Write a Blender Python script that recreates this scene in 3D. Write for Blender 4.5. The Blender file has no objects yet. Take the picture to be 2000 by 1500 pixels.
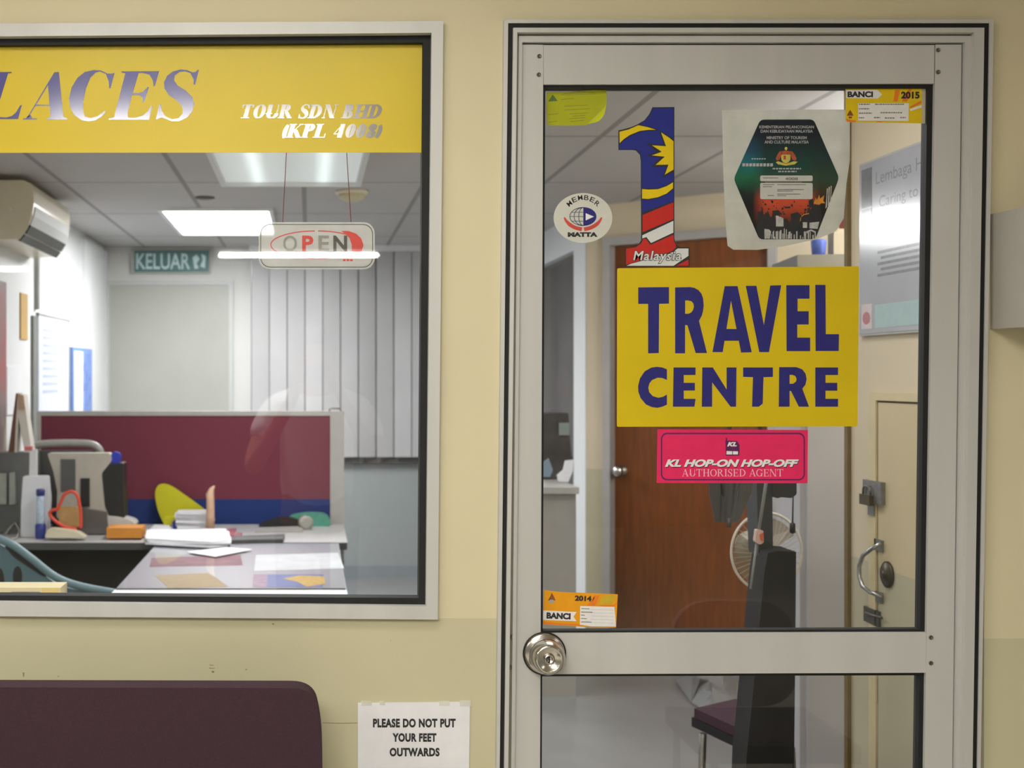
import bpy, bmesh, math, random
from mathutils import Vector, Matrix
random.seed(7)
PI = math.pi
sc = bpy.context.scene
C = sc.collection

# ------------------------------------------------------------------ camera, world, exposure
F = 2420.0            # focal length in pixels of the 2000x1500 frame
D0 = 2.42             # distance from camera to the facade (y = 0)
CZ = 1.52             # camera height
VX, VY = 605.0, 735.0 # where the lines going straight back meet
cam = bpy.data.cameras.new('camera')
cam.sensor_width = 36.0
cam.lens = F * 36.0 / 2000.0
cam.shift_x = (1000 - VX) / 2000.0
cam.shift_y = -(750 - VY) / 2000.0
cam.clip_start = 0.05
cam.dof.use_dof = True
cam.dof.focus_distance = 2.44
cam.dof.aperture_fstop = 5.6
camo = bpy.data.objects.new('camera', cam)
camo.location = (0, -D0, CZ)
camo.rotation_euler = (PI / 2, 0, 0)
C.objects.link(camo)
sc.camera = camo
sc.view_settings.view_transform = 'Standard'
sc.view_settings.look = 'None'
sc.view_settings.exposure = 0.0
sc.view_settings.gamma = 1.0
sc.view_settings.use_curve_mapping = False
w = bpy.data.worlds.new('world')
sc.world = w
w.use_nodes = True
w.node_tree.nodes['Background'].inputs[0].default_value = (1.0, 0.93, 0.82, 1)
w.node_tree.nodes['Background'].inputs[1].default_value = 0.22

def area(name, loc, sx, sy, power, col, spread=180, rot=(0, 0, 0)):
    l = bpy.data.lights.new(name, 'AREA')
    l.shape = 'RECTANGLE'; l.size = sx; l.size_y = sy
    l.energy = power; l.color = col; l.spread = math.radians(spread)
    o = bpy.data.objects.new(name, l)
    o.location = loc; o.rotation_euler = rot
    C.objects.link(o)
    return o
WARM = (1.0, 0.975, 0.90)
COOL = (0.975, 0.99, 1.0)
area('corridor_lamp', (-0.25, -0.98, 2.56), 1.2, 0.42, 9, WARM)
area('corridor_lamp', (-0.47, -2.88, 2.56), 1.25, 0.62, 40, WARM)
area('corridor_lamp', (1.0, -4.6, 2.56), 0.34, 1.2, 20, WARM)  # added lamp, set where the panes do not mirror it
area('corridor_lamp', (-2.7, -2.0, 2.56), 0.5, 1.2, 40, WARM)  # added side lamp washing the facade, clear of the reflections
area('corridor_lamp', (3.3, -2.2, 2.56), 0.5, 1.2, 5, WARM)  # weak added lamp filling the far side of the facade
area('office_lamp', (-0.09, 2.92, 2.425), 0.58, 1.1, 26, COOL, 150)
area('office_lamp', (-0.55, 5.40, 2.475), 0.58, 1.15, 52, COOL)
area('office_lamp', (0.85, 0.62, 2.43), 0.6, 0.8, 7, COOL)  # added lamp above the view, brightening the entry side
area('office_lamp', (-0.75, 0.62, 2.43), 0.6, 0.8, 7, COOL)  # its added twin, brightening things that face the camera

# ------------------------------------------------------------------ helpers
def lin(c):
    c = c / 255.0
    return c / 12.92 if c <= 0.04045 else ((c + 0.055) / 1.055) ** 2.4
def rgb(t):
    return (lin(t[0]), lin(t[1]), lin(t[2]), 1.0)

MATS = {}
def mat(name, col, rough=0.5, metal=0.0, var=0.05, scale=18.0, spec=0.5, bump=0.0, aniso=None):
    if name in MATS: return MATS[name]
    m = bpy.data.materials.new(name); m.use_nodes = True
    nt = m.node_tree; b = nt.nodes['Principled BSDF']
    b.inputs['Roughness'].default_value = rough
    b.inputs['Metallic'].default_value = metal
    b.inputs['Specular IOR Level'].default_value = spec
    tc = nt.nodes.new('ShaderNodeTexCoord')
    n = nt.nodes.new('ShaderNodeTexNoise')
    n.inputs['Scale'].default_value = scale; n.inputs['Detail'].default_value = 4
    mp = nt.nodes.new('ShaderNodeMapping')
    if aniso: mp.inputs['Scale'].default_value = aniso
    nt.links.new(tc.outputs['Object'], mp.inputs[0]); nt.links.new(mp.outputs[0], n.inputs['Vector'])
    r = nt.nodes.new('ShaderNodeValToRGB')
    c = rgb(col)
    r.color_ramp.elements[0].position = 0.3; r.color_ramp.elements[1].position = 0.7
    r.color_ramp.elements[0].color = tuple(max(0, x * (1 - var)) for x in c[:3]) + (1,)
    r.color_ramp.elements[1].color = tuple(min(1, x * (1 + var)) for x in c[:3]) + (1,)
    nt.links.new(n.outputs['Fac'], r.inputs[0]); nt.links.new(r.outputs[0], b.inputs['Base Color'])
    if bump:
        bp = nt.nodes.new('ShaderNodeBump'); bp.inputs['Strength'].default_value = bump; bp.inputs['Distance'].default_value = 0.002
        nt.links.new(n.outputs['Fac'], bp.inputs['Height']); nt.links.new(bp.outputs[0], b.inputs['Normal'])
    MATS[name] = m
    return m

def two_tone(name, up, lo, z1, xs=None, z2=None, rough=0.55):
    """painted wall: upper and lower colour meeting at height z1 (z2 beyond x = xs), with soft wear"""
    m = mat(name, up, rough, 0, 0.03, 3.0, 0.3)
    nt = m.node_tree; b = nt.nodes['Principled BSDF']
    g = nt.nodes.new('ShaderNodeNewGeometry'); s = nt.nodes.new('ShaderNodeSeparateXYZ')
    nt.links.new(g.outputs['Position'], s.inputs[0])
    lt = nt.nodes.new('ShaderNodeMath'); lt.operation = 'LESS_THAN'
    nt.links.new(s.outputs['Z'], lt.inputs[0]); lt.inputs[1].default_value = z1
    if xs is not None:
        gx = nt.nodes.new('ShaderNodeMath'); gx.operation = 'GREATER_THAN'; gx.inputs[1].default_value = xs
        nt.links.new(s.outputs['X'], gx.inputs[0])
        th = nt.nodes.new('ShaderNodeMath'); th.operation = 'MULTIPLY_ADD'
        nt.links.new(gx.outputs[0], th.inputs[0]); th.inputs[1].default_value = z2 - z1; th.inputs[2].default_value = z1
        nt.links.new(th.outputs[0], lt.inputs[1])
    mx = nt.nodes.new('ShaderNodeMix'); mx.data_type = 'RGBA'
    ramp = b.inputs['Base Color'].links[0].from_socket
    r2 = nt.nodes.new('ShaderNodeValToRGB'); c = rgb(lo)
    r2.color_ramp.elements[0].position = 0.3; r2.color_ramp.elements[1].position = 0.7
    r2.color_ramp.elements[0].color = tuple(x * 0.96 for x in c[:3]) + (1,)
    r2.color_ramp.elements[1].color = tuple(x * 1.03 for x in c[:3]) + (1,)
    n = [q for q in nt.nodes if q.type == 'TEX_NOISE'][0]
    nt.links.new(n.outputs['Fac'], r2.inputs[0])
    nt.links.new(lt.outputs[0], mx.inputs[0]); nt.links.new(ramp, mx.inputs[6]); nt.links.new(r2.outputs[0], mx.inputs[7])
    # sparse scuff spots
    v = nt.nodes.new('ShaderNodeTexNoise'); v.inputs['Scale'].default_value = 26; v.inputs['Detail'].default_value = 6
    nt.links.new(g.outputs['Position'], v.inputs['Vector'])
    vr = nt.nodes.new('ShaderNodeValToRGB'); vr.color_ramp.elements[0].position = 0.74; vr.color_ramp.elements[1].position = 0.80
    nt.links.new(v.outputs['Fac'], vr.inputs[0])
    m2 = nt.nodes.new('ShaderNodeMix'); m2.data_type = 'RGBA'; m2.inputs[7].default_value = rgb((120, 105, 75))
    sm = nt.nodes.new('ShaderNodeMath'); sm.operation = 'MULTIPLY'; sm.inputs[1].default_value = 0.35
    nt.links.new(vr.outputs[0], sm.inputs[0]); nt.links.new(sm.outputs[0], m2.inputs[0])
    nt.links.new(mx.outputs[2], m2.inputs[6]); nt.links.new(m2.outputs[2], b.inputs['Base Color'])
    return m

def glass_mat(name, tint=(1, 1, 1), k=2.0):
    m = bpy.data.materials.new(name); m.use_nodes = True
    nt = m.node_tree; nt.nodes.clear()
    out = nt.nodes.new('ShaderNodeOutputMaterial')
    t = nt.nodes.new('ShaderNodeBsdfTransparent'); t.inputs[0].default_value = (*tint, 1)
    g = nt.nodes.new('ShaderNodeBsdfGlossy'); g.inputs['Roughness'].default_value = 0.0
    f = nt.nodes.new('ShaderNodeFresnel'); f.inputs[0].default_value = 1.5
    geo = nt.nodes.new('ShaderNodeNewGeometry')
    inv = nt.nodes.new('ShaderNodeMath'); inv.operation = 'SUBTRACT'; inv.inputs[0].default_value = 1.0
    nt.links.new(geo.outputs['Backfacing'], inv.inputs[1])
    mu = nt.nodes.new('ShaderNodeMath'); mu.operation = 'MULTIPLY'; mu.inputs[1].default_value = k
    nt.links.new(f.outputs[0], mu.inputs[0])
    m2 = nt.nodes.new('ShaderNodeMath'); m2.operation = 'MULTIPLY'; m2.use_clamp = True
    nt.links.new(mu.outputs[0], m2.inputs[0]); nt.links.new(inv.outputs[0], m2.inputs[1])
    mix = nt.nodes.new('ShaderNodeMixShader')
    nt.links.new(m2.outputs[0], mix.inputs[0]); nt.links.new(t.outputs[0], mix.inputs[1]); nt.links.new(g.outputs[0], mix.inputs[2])
    nt.links.new(mix.outputs[0], out.inputs[0])
    return m

def film_mat(name, col, alpha, rough=0.4, transl=0.0, spec=0.5, var=0.06, scale=30):
    """thin film: part see-through, part diffuse / translucent"""
    m = mat(name, col, rough, 0, var, scale, spec)
    nt = m.node_tree; b = nt.nodes['Principled BSDF']; out = nt.nodes['Material Output']
    src = b.outputs[0]
    ramp = b.inputs['Base Color'].links[0].from_socket
    if transl:
        tr = nt.nodes.new('ShaderNodeBsdfTranslucent'); nt.links.new(ramp, tr.inputs[0])
        mx = nt.nodes.new('ShaderNodeMixShader'); mx.inputs[0].default_value = transl
        nt.links.new(src, mx.inputs[1]); nt.links.new(tr.outputs[0], mx.inputs[2]); src = mx.outputs[0]
    if alpha < 1:
        t = nt.nodes.new('ShaderNodeBsdfTransparent')
        mx = nt.nodes.new('ShaderNodeMixShader'); mx.inputs[0].default_value = alpha
        nt.links.new(t.outputs[0], mx.inputs[1]); nt.links.new(src, mx.inputs[2]); src = mx.outputs[0]
    nt.links.new(src, out.inputs[0])
    return m

def emit_mat(name, col, strength):
    m = bpy.data.materials.new(name); m.use_nodes = True
    b = m.node_tree.nodes['Principled BSDF']
    b.inputs['Base Color'].default_value = (0.9, 0.9, 0.9, 1)
    b.inputs['Emission Color'].default_value = (*col, 1); b.inputs['Emission Strength'].default_value = strength
    return m

def foil_mat(name, col, mixf, rough):
    m = mat(name, col, 0.45, 0, 0.05, 60)
    nt = m.node_tree; b = nt.nodes['Principled BSDF']; out = nt.nodes['Material Output']
    g = nt.nodes.new('ShaderNodeBsdfGlossy'); g.inputs[0].default_value = (0.95, 0.93, 0.9, 1); g.inputs['Roughness'].default_value = rough
    mx = nt.nodes.new('ShaderNodeMixShader'); mx.inputs[0].default_value = mixf
    nt.links.new(b.outputs[0], mx.inputs[1]); nt.links.new(g.outputs[0], mx.inputs[2]); nt.links.new(mx.outputs[0], out.inputs[0])
    return m

def at(px, py, y):
    d = D0 + y
    return Vector(((px - VX) * d / F, y, CZ + (VY - py) * d / F))

class MB:
    """collects solids in world space; build() links them as ONE mesh object"""
    def __init__(s): s.bm = bmesh.new()
    def poly3(s, pts):
        vs = [s.bm.verts.new(p) for p in pts]
        try: return s.bm.faces.new(vs)
        except ValueError: return None
    def prism3(s, pts, off):
        off = Vector(off); n = len(pts)
        a = [s.bm.verts.new(p) for p in pts]; b = [s.bm.verts.new(Vector(p) + off) for p in pts]
        s.bm.faces.new(a); s.bm.faces.new(b[::-1])
        for i in range(n):
            j = (i + 1) % n
            s.bm.faces.new((a[i], b[i], b[j], a[j]))
        return s
    def prism(s, pp, y0, y1):
        """pixel polygon unprojected on the plane y0, given real thickness back to y1"""
        return s.prism3([at(px, py, y0) for px, py in pp], (0, y1 - y0, 0))
    def flat(s, pp, y):
        s.poly3([at(px, py, y) for px, py in pp]); return s
    def box(s, x0, x1, y0, y1, z0, z1):
        return s.prism3([(x0, y0, z0), (x1, y0, z0), (x1, y0, z1), (x0, y0, z1)], (0, y1 - y0, 0))
    def pbox(s, px0, px1, py0, py1, y0, dy):
        return s.prism([(px0, py0), (px1, py0), (px1, py1), (px0, py1)], y0, y0 + dy)
    def tube(s, pts, r, n=10, closed=False, cap=True):
        pts = [Vector(p) for p in pts]; m = len(pts)
        rs = r if isinstance(r, (list, tuple)) else [r] * m
        rings = []; up = None
        for i in range(m):
            if closed: t = pts[(i + 1) % m] - pts[i - 1]
            else: t = pts[min(i + 1, m - 1)] - pts[max(i - 1, 0)]
            t.normalize()
            if up is None: up = Vector((0, 0, 1)) if abs(t.z) < 0.9 else Vector((1, 0, 0))
            u = t.cross(up); u.normalize(); v = u.cross(t); v.normalize(); up = v
            rings.append([s.bm.verts.new(pts[i] + (u * math.cos(2 * PI * k / n) + v * math.sin(2 * PI * k / n)) * rs[i]) for k in range(n)])
        for i in range(m if closed else m - 1):
            a, b = rings[i], rings[(i + 1) % m]
            for k in range(n):
                f = s.bm.faces.new((a[k], a[(k + 1) % n], b[(k + 1) % n], b[k])); f.smooth = True
        if cap and not closed:
            s.bm.faces.new(rings[0][::-1]); s.bm.faces.new(rings[-1])
        return s
    def lathe(s, prof, c, axis=(0, 0, 1), n=32, smooth=True):
        """profile [(r, h)] turned about axis through c"""
        ax = Vector(axis).normalized(); c = Vector(c)
        u = ax.orthogonal().normalized(); v = ax.cross(u)
        rings = []
        for r, h in prof:
            if r < 1e-6: rings.append([s.bm.verts.new(c + ax * h)])
            else: rings.append([s.bm.verts.new(c + ax * h + (u * math.cos(2 * PI * k / n) + v * math.sin(2 * PI * k / n)) * r) for k in range(n)])
        for a, b in zip(rings, rings[1:]):
            for k in range(n):
                k2 = (k + 1) % n
                if len(a) == 1 and len(b) == 1: continue
                if len(a) == 1: q = (a[0], b[k], b[k2])
                elif len(b) == 1: q = (a[k], a[k2], b[0])
                else: q = (a[k], a[k2], b[k2], b[k])
                f = s.bm.faces.new(q); f.smooth = smooth
        for r_, rev in ((rings[0], True), (rings[-1], False)):
            if len(r_) > 1: s.bm.faces.new(r_[::-1] if rev else r_)
        return s
    def build(s, name, m, parent=None, loc=None, bevel=0, seg=2):
        if bevel:
            es = [e for e in s.bm.edges if len(e.link_faces) == 2 and e.calc_face_angle(0) > 0.5]
            bmesh.ops.bevel(s.bm, geom=es, offset=bevel, segments=seg, affect='EDGES', profile=0.6, clamp_overlap=True)
        bmesh.ops.recalc_face_normals(s.bm, faces=s.bm.faces)
        if parent is not None: org = ORG[parent]
        elif loc is not None: org = Vector(loc)
        else:
            vs = s.bm.verts; cx = sum((v.co.x for v in vs)) / len(vs); cy = sum((v.co.y for v in vs)) / len(vs)
            org = Vector((cx, cy, min(v.co.z for v in vs)))
        for v in s.bm.verts: v.co -= org
        me = bpy.data.meshes.new(name); s.bm.to_mesh(me); s.bm.free()
        me.materials.append(m)
        o = bpy.data.objects.new(name, me); C.objects.link(o)
        ORG[o] = org
        if parent is not None: o.parent = parent
        else: o.location = org
        return o
ORG = {}
def tag(o, label, cat, group=None):
    o['label'] = label; o['category'] = cat
    if group: o['group'] = group
    return o
def thing(name, loc, label, cat, group=None):
    o = bpy.data.objects.new(name, None); o.location = loc; o.empty_display_size = 0.1
    C.objects.link(o); ORG[o] = Vector(loc)
    return tag(o, label, cat, group)
def struct(o, label=None):
    o['kind'] = 'structure'
    if label: o['label'] = label
    return o
def sroot(name, loc, label=None):
    o = bpy.data.objects.new(name, None); o.location = loc; C.objects.link(o); ORG[o] = Vector(loc)
    return struct(o, label)
def Z(pts, sx, ox, oy):
    """polygon read off an enlarged crop (scale sx, origin ox, oy) to frame pixels"""
    return [(ox + x / sx, oy + y / sx) for x, y in pts]
def rrect(x0, y0, x1, y1, r, n=5):
    out = []
    for cx, cy, a0 in ((x1 - r, y0 + r, -90), (x1 - r, y1 - r, 0), (x0 + r, y1 - r, 90), (x0 + r, y0 + r, 180)):
        for k in range(n + 1):
            a = math.radians(a0 + 90 * k / n); out.append((cx + r * math.cos(a), cy + r * math.sin(a)))
    return out
def rpoly(pts, r, n=4):
    """polygon with rounded corners"""
    out = []; m = len(pts)
    for i in range(m):
        p0, p, p1 = (Vector(pts[i - 1]), Vector(pts[i]), Vector(pts[(i + 1) % m]))
        a = (p0 - p); b = (p1 - p); ra = min(r, a.length * .45); rb = min(r, b.length * .45)
        a = p + a.normalized() * ra; b = p + b.normalized() * rb
        for k in range(n + 1):
            t = k / n; q = a * (1 - t) ** 2 + p * 2 * t * (1 - t) + b * t * t; out.append((q.x, q.y))
    return out
def ell(cx, cy, rx, ry, n=40, a0=0, a1=360):
    full = abs(a1 - a0) >= 360
    return [(cx + rx * math.cos(math.radians(a0 + (a1 - a0) * k / n)), cy + ry * math.sin(math.radians(a0 + (a1 - a0) * k / n))) for k in range(n if full else n + 1)]
def spline(pts, n=8):
    out = []; m = len(pts)
    for i in range(m - 1):
        p0 = Vector(pts[max(i - 1, 0)]); p1 = Vector(pts[i]); p2 = Vector(pts[i + 1]); p3 = Vector(pts[min(i + 2, m - 1)])
        for k in range(n):
            t = k / n
            out.append(0.5 * (2 * p1 + (p2 - p0) * t + (2 * p0 - 5 * p1 + 4 * p2 - p3) * t * t + (3 * p1 - p0 - 3 * p2 + p3) * t ** 3))
    out.append(Vector(pts[-1]))
    return out
def stroke(pts, w):
    """ribbon polygon quads along 2-D points with widths w"""
    m = len(pts); ws = w if isinstance(w, (list, tuple)) else [w] * m
    L = []; R = []
    for i in range(m):
        t = Vector(pts[min(i + 1, m - 1)]) - Vector(pts[max(i - 1, 0)])
        if t.length < 1e-9: t = Vector((1, 0))
        t.normalize(); nrm = Vector((-t.y, t.x)); p = Vector(pts[i])
        L.append(p + nrm * ws[i] / 2); R.append(p - nrm * ws[i] / 2)
    return [[tuple(L[i]), tuple(L[i + 1]), tuple(R[i + 1]), tuple(R[i])] for i in range(m - 1)]

def text_polys(s):
    cu = bpy.data.curves.new('tmp', 'FONT'); cu.body = s; cu.size = 1.0
    return cu
def text(mb, s, x0, y0, x1, y1, y, bold=0.0, shear=0.0, rot=0.0, spacing=1.0, pts=None):
    """lettering fitted into the pixel box x0..x1, y0..y1 on the plane y"""
    cu = text_polys(s); cu.offset = bold; cu.shear = shear; cu.space_character = spacing; cu.resolution_u = 4
    o = bpy.data.objects.new('tmp', cu); C.objects.link(o)
    bpy.context.view_layer.update()
    dg = bpy.context.evaluated_depsgraph_get()
    me = bpy.data.meshes.new_from_object(o.evaluated_get(dg))
    bpy.data.objects.remove(o); bpy.data.curves.remove(cu)
    xs = [v.co.x for v in me.vertices]; ys = [v.co.y for v in me.vertices]
    if not xs: return mb
    ax, bx, ay, by = min(xs), max(xs), min(ys), max(ys)
    cx, cy = (x0 + x1) / 2, (y0 + y1) / 2; ca, sa = math.cos(rot), math.sin(rot)
    vs = []
    for v in me.vertices:
        px = x0 + (v.co.x - ax) / (bx - ax) * (x1 - x0); py = y1 - (v.co.y - ay) / (by - ay) * (y1 - y0)
        dx, dy = px - cx, py - cy
        px, py = cx + dx * ca - dy * sa, cy + dx * sa + dy * ca
        vs.append(mb.bm.verts.new(at(px, py, y)))
    for p in me.polygons:
        try: mb.bm.faces.new([vs[i] for i in p.vertices])
        except ValueError: pass
    bpy.data.meshes.remove(me)
    return mb

# a small serif alphabet: strokes in a box one cap-height tall, y up
def glyph(ch, w, t):
    P = []
    def v(x, a=0, b=1, wd=None, se=True):
        wd = wd or w
        P.append([(x - wd / 2, a), (x + wd / 2, a), (x + wd / 2, b), (x - wd / 2, b)])
        if se:
            e = 0.09
            for yy in ((a,) if a > 0 or b < 1 else (a, b)):
                y2 = yy + t if yy < .5 else yy - t
                P.append([(x - wd / 2 - e, yy), (x + wd / 2 + e, yy), (x + wd / 2 + e, y2), (x - wd / 2 - e, y2)])
    def h(yy, a, b, th=None):
        th = th or t
        P.append([(a, yy - th / 2), (b, yy - th / 2), (b, yy + th / 2), (a, yy + th / 2)])
    def d(a, b, c2, e, wd): 
        P.append([(a - wd / 2, b), (a + wd / 2, b), (c2 + wd / 2, e), (c2 - wd / 2, e)])
    def arc(cx, cy, rx, ry, a0, a1):
        pp = []; ws = []
        for k in range(17):
            a = math.radians(a0 + (a1 - a0) * k / 16)
            wd = t + (w - t) * abs(math.cos(a)) ** 1.3
            pp.append((cx + (rx - w / 2) * math.cos(a), cy + (ry - t / 2) * math.sin(a))); ws.append(wd)
        P.extend(stroke(pp, ws))
    W = 0.8
    if ch == 'T': v(.42, se=False); h(t / 2, .42 - w, .42 + w); h(1 - t / 2, .05, .79); d(.07, .75, .05, 1, t); d(.77, .75, .79, 1, t); W = .84
    elif ch in 'O0Q': arc(.43 if ch == 'O' else .32, .5, .43 if ch == 'O' else .32, .5, 0, 360); W = .86 if ch == 'O' else .64
    elif ch == 'U': v(.2, .3, 1); v(.75, .3, 1, t); arc(.475, .32, .275 + w / 2, .32, 180, 360); W = .9
    elif ch == 'R': v(.2); arc(.3, .75, .38, .25, -90, 90); h(1 - t / 2, .2, .3); h(.5 + t / 2, .2, .35); d(.8, 0, .42, .5, w); h(t / 2, .7, .95); W = .92
    elif ch == 'P': v(.2); arc(.3, .74, .4, .26, -90, 90); h(1 - t / 2, .2, .3); h(.48 + t / 2, .2, .3); W = .74
    elif ch == 'S' or ch == '8':
        if ch == 'S':
            q = spline([(.56, .78), (.48, .95), (.3, .98), (.14, .86), (.16, .66), (.4, .48), (.54, .3), (.5, .1), (.32, .02), (.14, .06), (.06, .24)], 4)
            n_ = len(q); P.extend(stroke([tuple(x) for x in q], [t + (w - t) * math.exp(-((i / n_ - .5) / .2) ** 2) for i in range(n_)])); W = .66
            d(.57, .7, .57, 1, t); d(.06, 0, .06, .3, t)
        else: arc(.32, .74, .27, .26, 0, 360); arc(.32, .26, .31, .28, 0, 360); W = .64
    elif ch == 'D': v(.2); arc(.3, .5, .55, .5, -90, 90); h(1 - t / 2, .2, .3); h(t / 2, .2, .3); W = .9
    elif ch == 'N': v(.14, 0, 1, t); v(.8, 0, 1, t); d(.8 - w * .2, 0, .14 + w * .2, 1, w); W = .95
    elif ch == 'B': v(.2); arc(.3, .75, .34, .25, -90, 90); arc(.3, .26, .42, .27, -90, 90); h(1 - t / 2, .2, .3); h(.5, .2, .35); h(t / 2, .2, .3); W = .78
    elif ch == 'H': v(.2); v(.75); h(.5, .2, .75); W = .96
    elif ch == 'A': d(.1, 0, .42, 1, t); d(.74, 0, .42, 1, w); h(.33, .2, .66); h(t / 2, 0, .22); h(t / 2, .6, .9); W = .88
    elif ch == 'I': v(.2); W = .4
    elif ch == 'E': v(.2); h(1 - t / 2, .2, .68); h(.5, .2, .55); h(t / 2, .2, .7); d(.68, .75, .68, 1, t); d(.7, 0, .7, .28, t); d(.55, .38, .55, .62, t); W = .78
    elif ch == 'L': v(.2); h(t / 2, .2, .7); d(.7, 0, .7, .3, t); W = .76
    elif ch == 'K': v(.2); d(.3, .45, .72, 1, t); d(.78, 0, .42, .58, w); h(t / 2, .6, .95); h(1 - t / 2, .6, .85); W = .92
    elif ch == 'G': arc(.43, .5, .43, .5, 40, 325); v(.72, 0.02, .42, w * .9, False); h(.42, .58, .88); d(.76, .68, .76, .98, t); W = .9
    elif ch == '4': v(.45, 0, 1, None, False); h(.28, .02, .65); d(.04, .28, .45, 1, t); W = .7
    elif ch == '(': arc(.45, .45, .4, .65, 130, 230); W = .35
    elif ch == ')': arc(-.1, .45, .4, .65, -50, 50); W = .35
    elif ch == ' ': W = .38
    return P, W
def serif(mb, s, x0, y0, x1, y1, y, w, t, shear=0.0):
    x = 0; polys = []
    for ch in s:
        P, W = glyph(ch, w, t)
        polys += [[(x + a + shear * b, b) for a, b in p] for p in P]
        x += W + 0.04
    xs = [a for p in polys for a, b in p]; ax, bx = min(xs), max(xs)
    for i, p in enumerate(polys):
        mb.flat([(x0 + (a - ax) / (bx - ax) * (x1 - x0), y1 - b * (y1 - y0)) for a, b in p], y - 0.00001 * (i % 7))
    return mb

# ------------------------------------------------------------------ materials
M_wall = two_tone('paint_cream_over_olive', (217, 207, 173), (200, 194, 161), CZ - 0.4725, 0.9, CZ - 0.512)
M_in = two_tone('paint_office_wall', (208, 193, 165), (184, 176, 148), 0.99)
M_white = mat('paint_white', (226, 228, 228), 0.6, 0, 0.02, 4)
M_backw = two_tone('paint_back_wall', (202, 202, 198), (156, 162, 160), 0.96)
M_floor = mat('office_floor_vinyl', (132, 134, 134), 0.35, 0, 0.06, 5)
M_cfloor = mat('corridor_floor_tile', (196, 190, 176), 0.4, 0, 0.08, 6)
M_cceil = mat('corridor_ceiling', (190, 180, 160), 0.8, 0, 0.04, 6)
M_cwall = mat('corridor_far_wall', (120, 110, 90), 0.7, 0, 0.05, 3)
M_alu = mat('aluminium_anodised', (200, 199, 196), 0.42, 0.1, 0.05, 12, 0.5, 0.0, (1, 1, 0.06))
M_alug = mat('aluminium_groove', (150, 146, 132), 0.5, 0.3, 0.06, 20)
M_rub = mat('black_rubber_seal', (19, 20, 20), 0.7, 0, 0.15, 40)
M_glass = glass_mat('window_glass')
M_steel = mat('brushed_steel', (205, 200, 192), 0.22, 1.0, 0.06, 30)
M_dsteel = mat('dark_steel', (110, 108, 102), 0.4, 0.8, 0.2, 60)
M_black = mat('black_plastic', (28, 29, 30), 0.4, 0, 0.15, 30)
M_dgrey = mat('dark_grey_plastic', (75, 76, 76), 0.5, 0, 0.1, 20)
M_grey = mat('grey_plastic', (168, 166, 160), 0.5, 0, 0.05, 20)
M_paper = mat('white_paper', (232, 232, 236), 0.7, 0, 0.03, 30)
M_cream = mat('cream_plastic', (222, 212, 184), 0.35, 0, 0.03, 10)
M_lam = mat('grey_desk_laminate', (186, 184, 182), 0.4, 0, 0.04, 30)
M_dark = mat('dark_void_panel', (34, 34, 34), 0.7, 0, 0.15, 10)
M_yel = mat('sign_yellow', (218, 190, 20), 0.45, 0, 0.05, 6, 0.3)
M_navy = mat('sign_navy_ink', (46, 44, 120), 0.5, 0, 0.08, 60, 0.3)
M_ink = mat('black_ink', (38, 38, 40), 0.6, 0, 0.2, 120)
M_inkg = mat('grey_ink', (120, 118, 116), 0.6, 0, 0.2, 150)
M_wink = mat('white_ink', (235, 232, 230), 0.55, 0, 0.03, 60)
M_brown = mat('brown_wood_door', (116, 62, 20), 0.5, 0, 0.22, 9, 0.4, 0, (5, 5, 0.5))

# ------------------------------------------------------------------ the setting: corridor and facade
WT = 0.12
mb = MB()
zf = lambda py: CZ + (VY - py) / 1000.0
xf = lambda px: (px - VX) / 1000.0
WX0, WX1, WZ0, WZ1 = -1.33, xf(845), zf(1188), zf(62)
DX0, DX1, DZ1 = xf(988), xf(1922), zf(52)
mb.box(-3.2, WX0, 0, WT, 0, 2.65); mb.box(WX0, WX1, 0, WT, WZ1, 2.65); mb.box(WX0, WX1, 0, WT, 0, WZ0)
mb.box(WX1, DX0, 0, WT, 0, 2.65); mb.box(DX0, DX1, 0, WT, DZ1, 2.65); mb.box(DX1, 4.2, 0, WT, 0, 2.65)
wf = struct(mb.build('wall_front', M_wall, loc=(0, 0, 0)), 'cream painted partition wall with an olive lower band')
mb = MB()
for a_, b_, c_, d_ in ((44, 1313, 48, 1322), (409, 1298, 418, 1300), (408, 1304, 420, 1306), (413, 1310, 419, 1314), (479, 1306, 483, 1309), (531, 1217, 536, 1220), (112, 1320, 116, 1322), (762, 1250, 764, 1253)):
    mb.prism([(a_, b_), (c_, b_ + 1), (c_ - 1, d_), (a_ + 1, d_)], -.0004, .001)
mb.prism([(630, 1411.2), (664, 1412), (698, 1411.4), (698, 1412.6), (664, 1413.2), (630, 1412.3)], -.0003, .001)
mb.build('paint_scuff', mat('scuff_brown', (150, 132, 96), .8, 0, .2, 80), wf)
mb = MB(); mb.box(-4.5, 4.2, -10, 0, -0.06, 0); struct(mb.build('floor_corridor', M_cfloor, loc=(0, 0, 0)))
mb = MB(); mb.box(-4.5, 4.2, -10, 0.0, 2.65, 2.72); struct(mb.build('ceiling_corridor', M_cceil, loc=(0, 0, 0)))
mb = MB(); mb.box(-4.5, 4.2, -10.1, -10, 0, 2.65); struct(mb.build('wall_corridor', M_cwall, loc=(0, 0, 0)))

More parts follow.
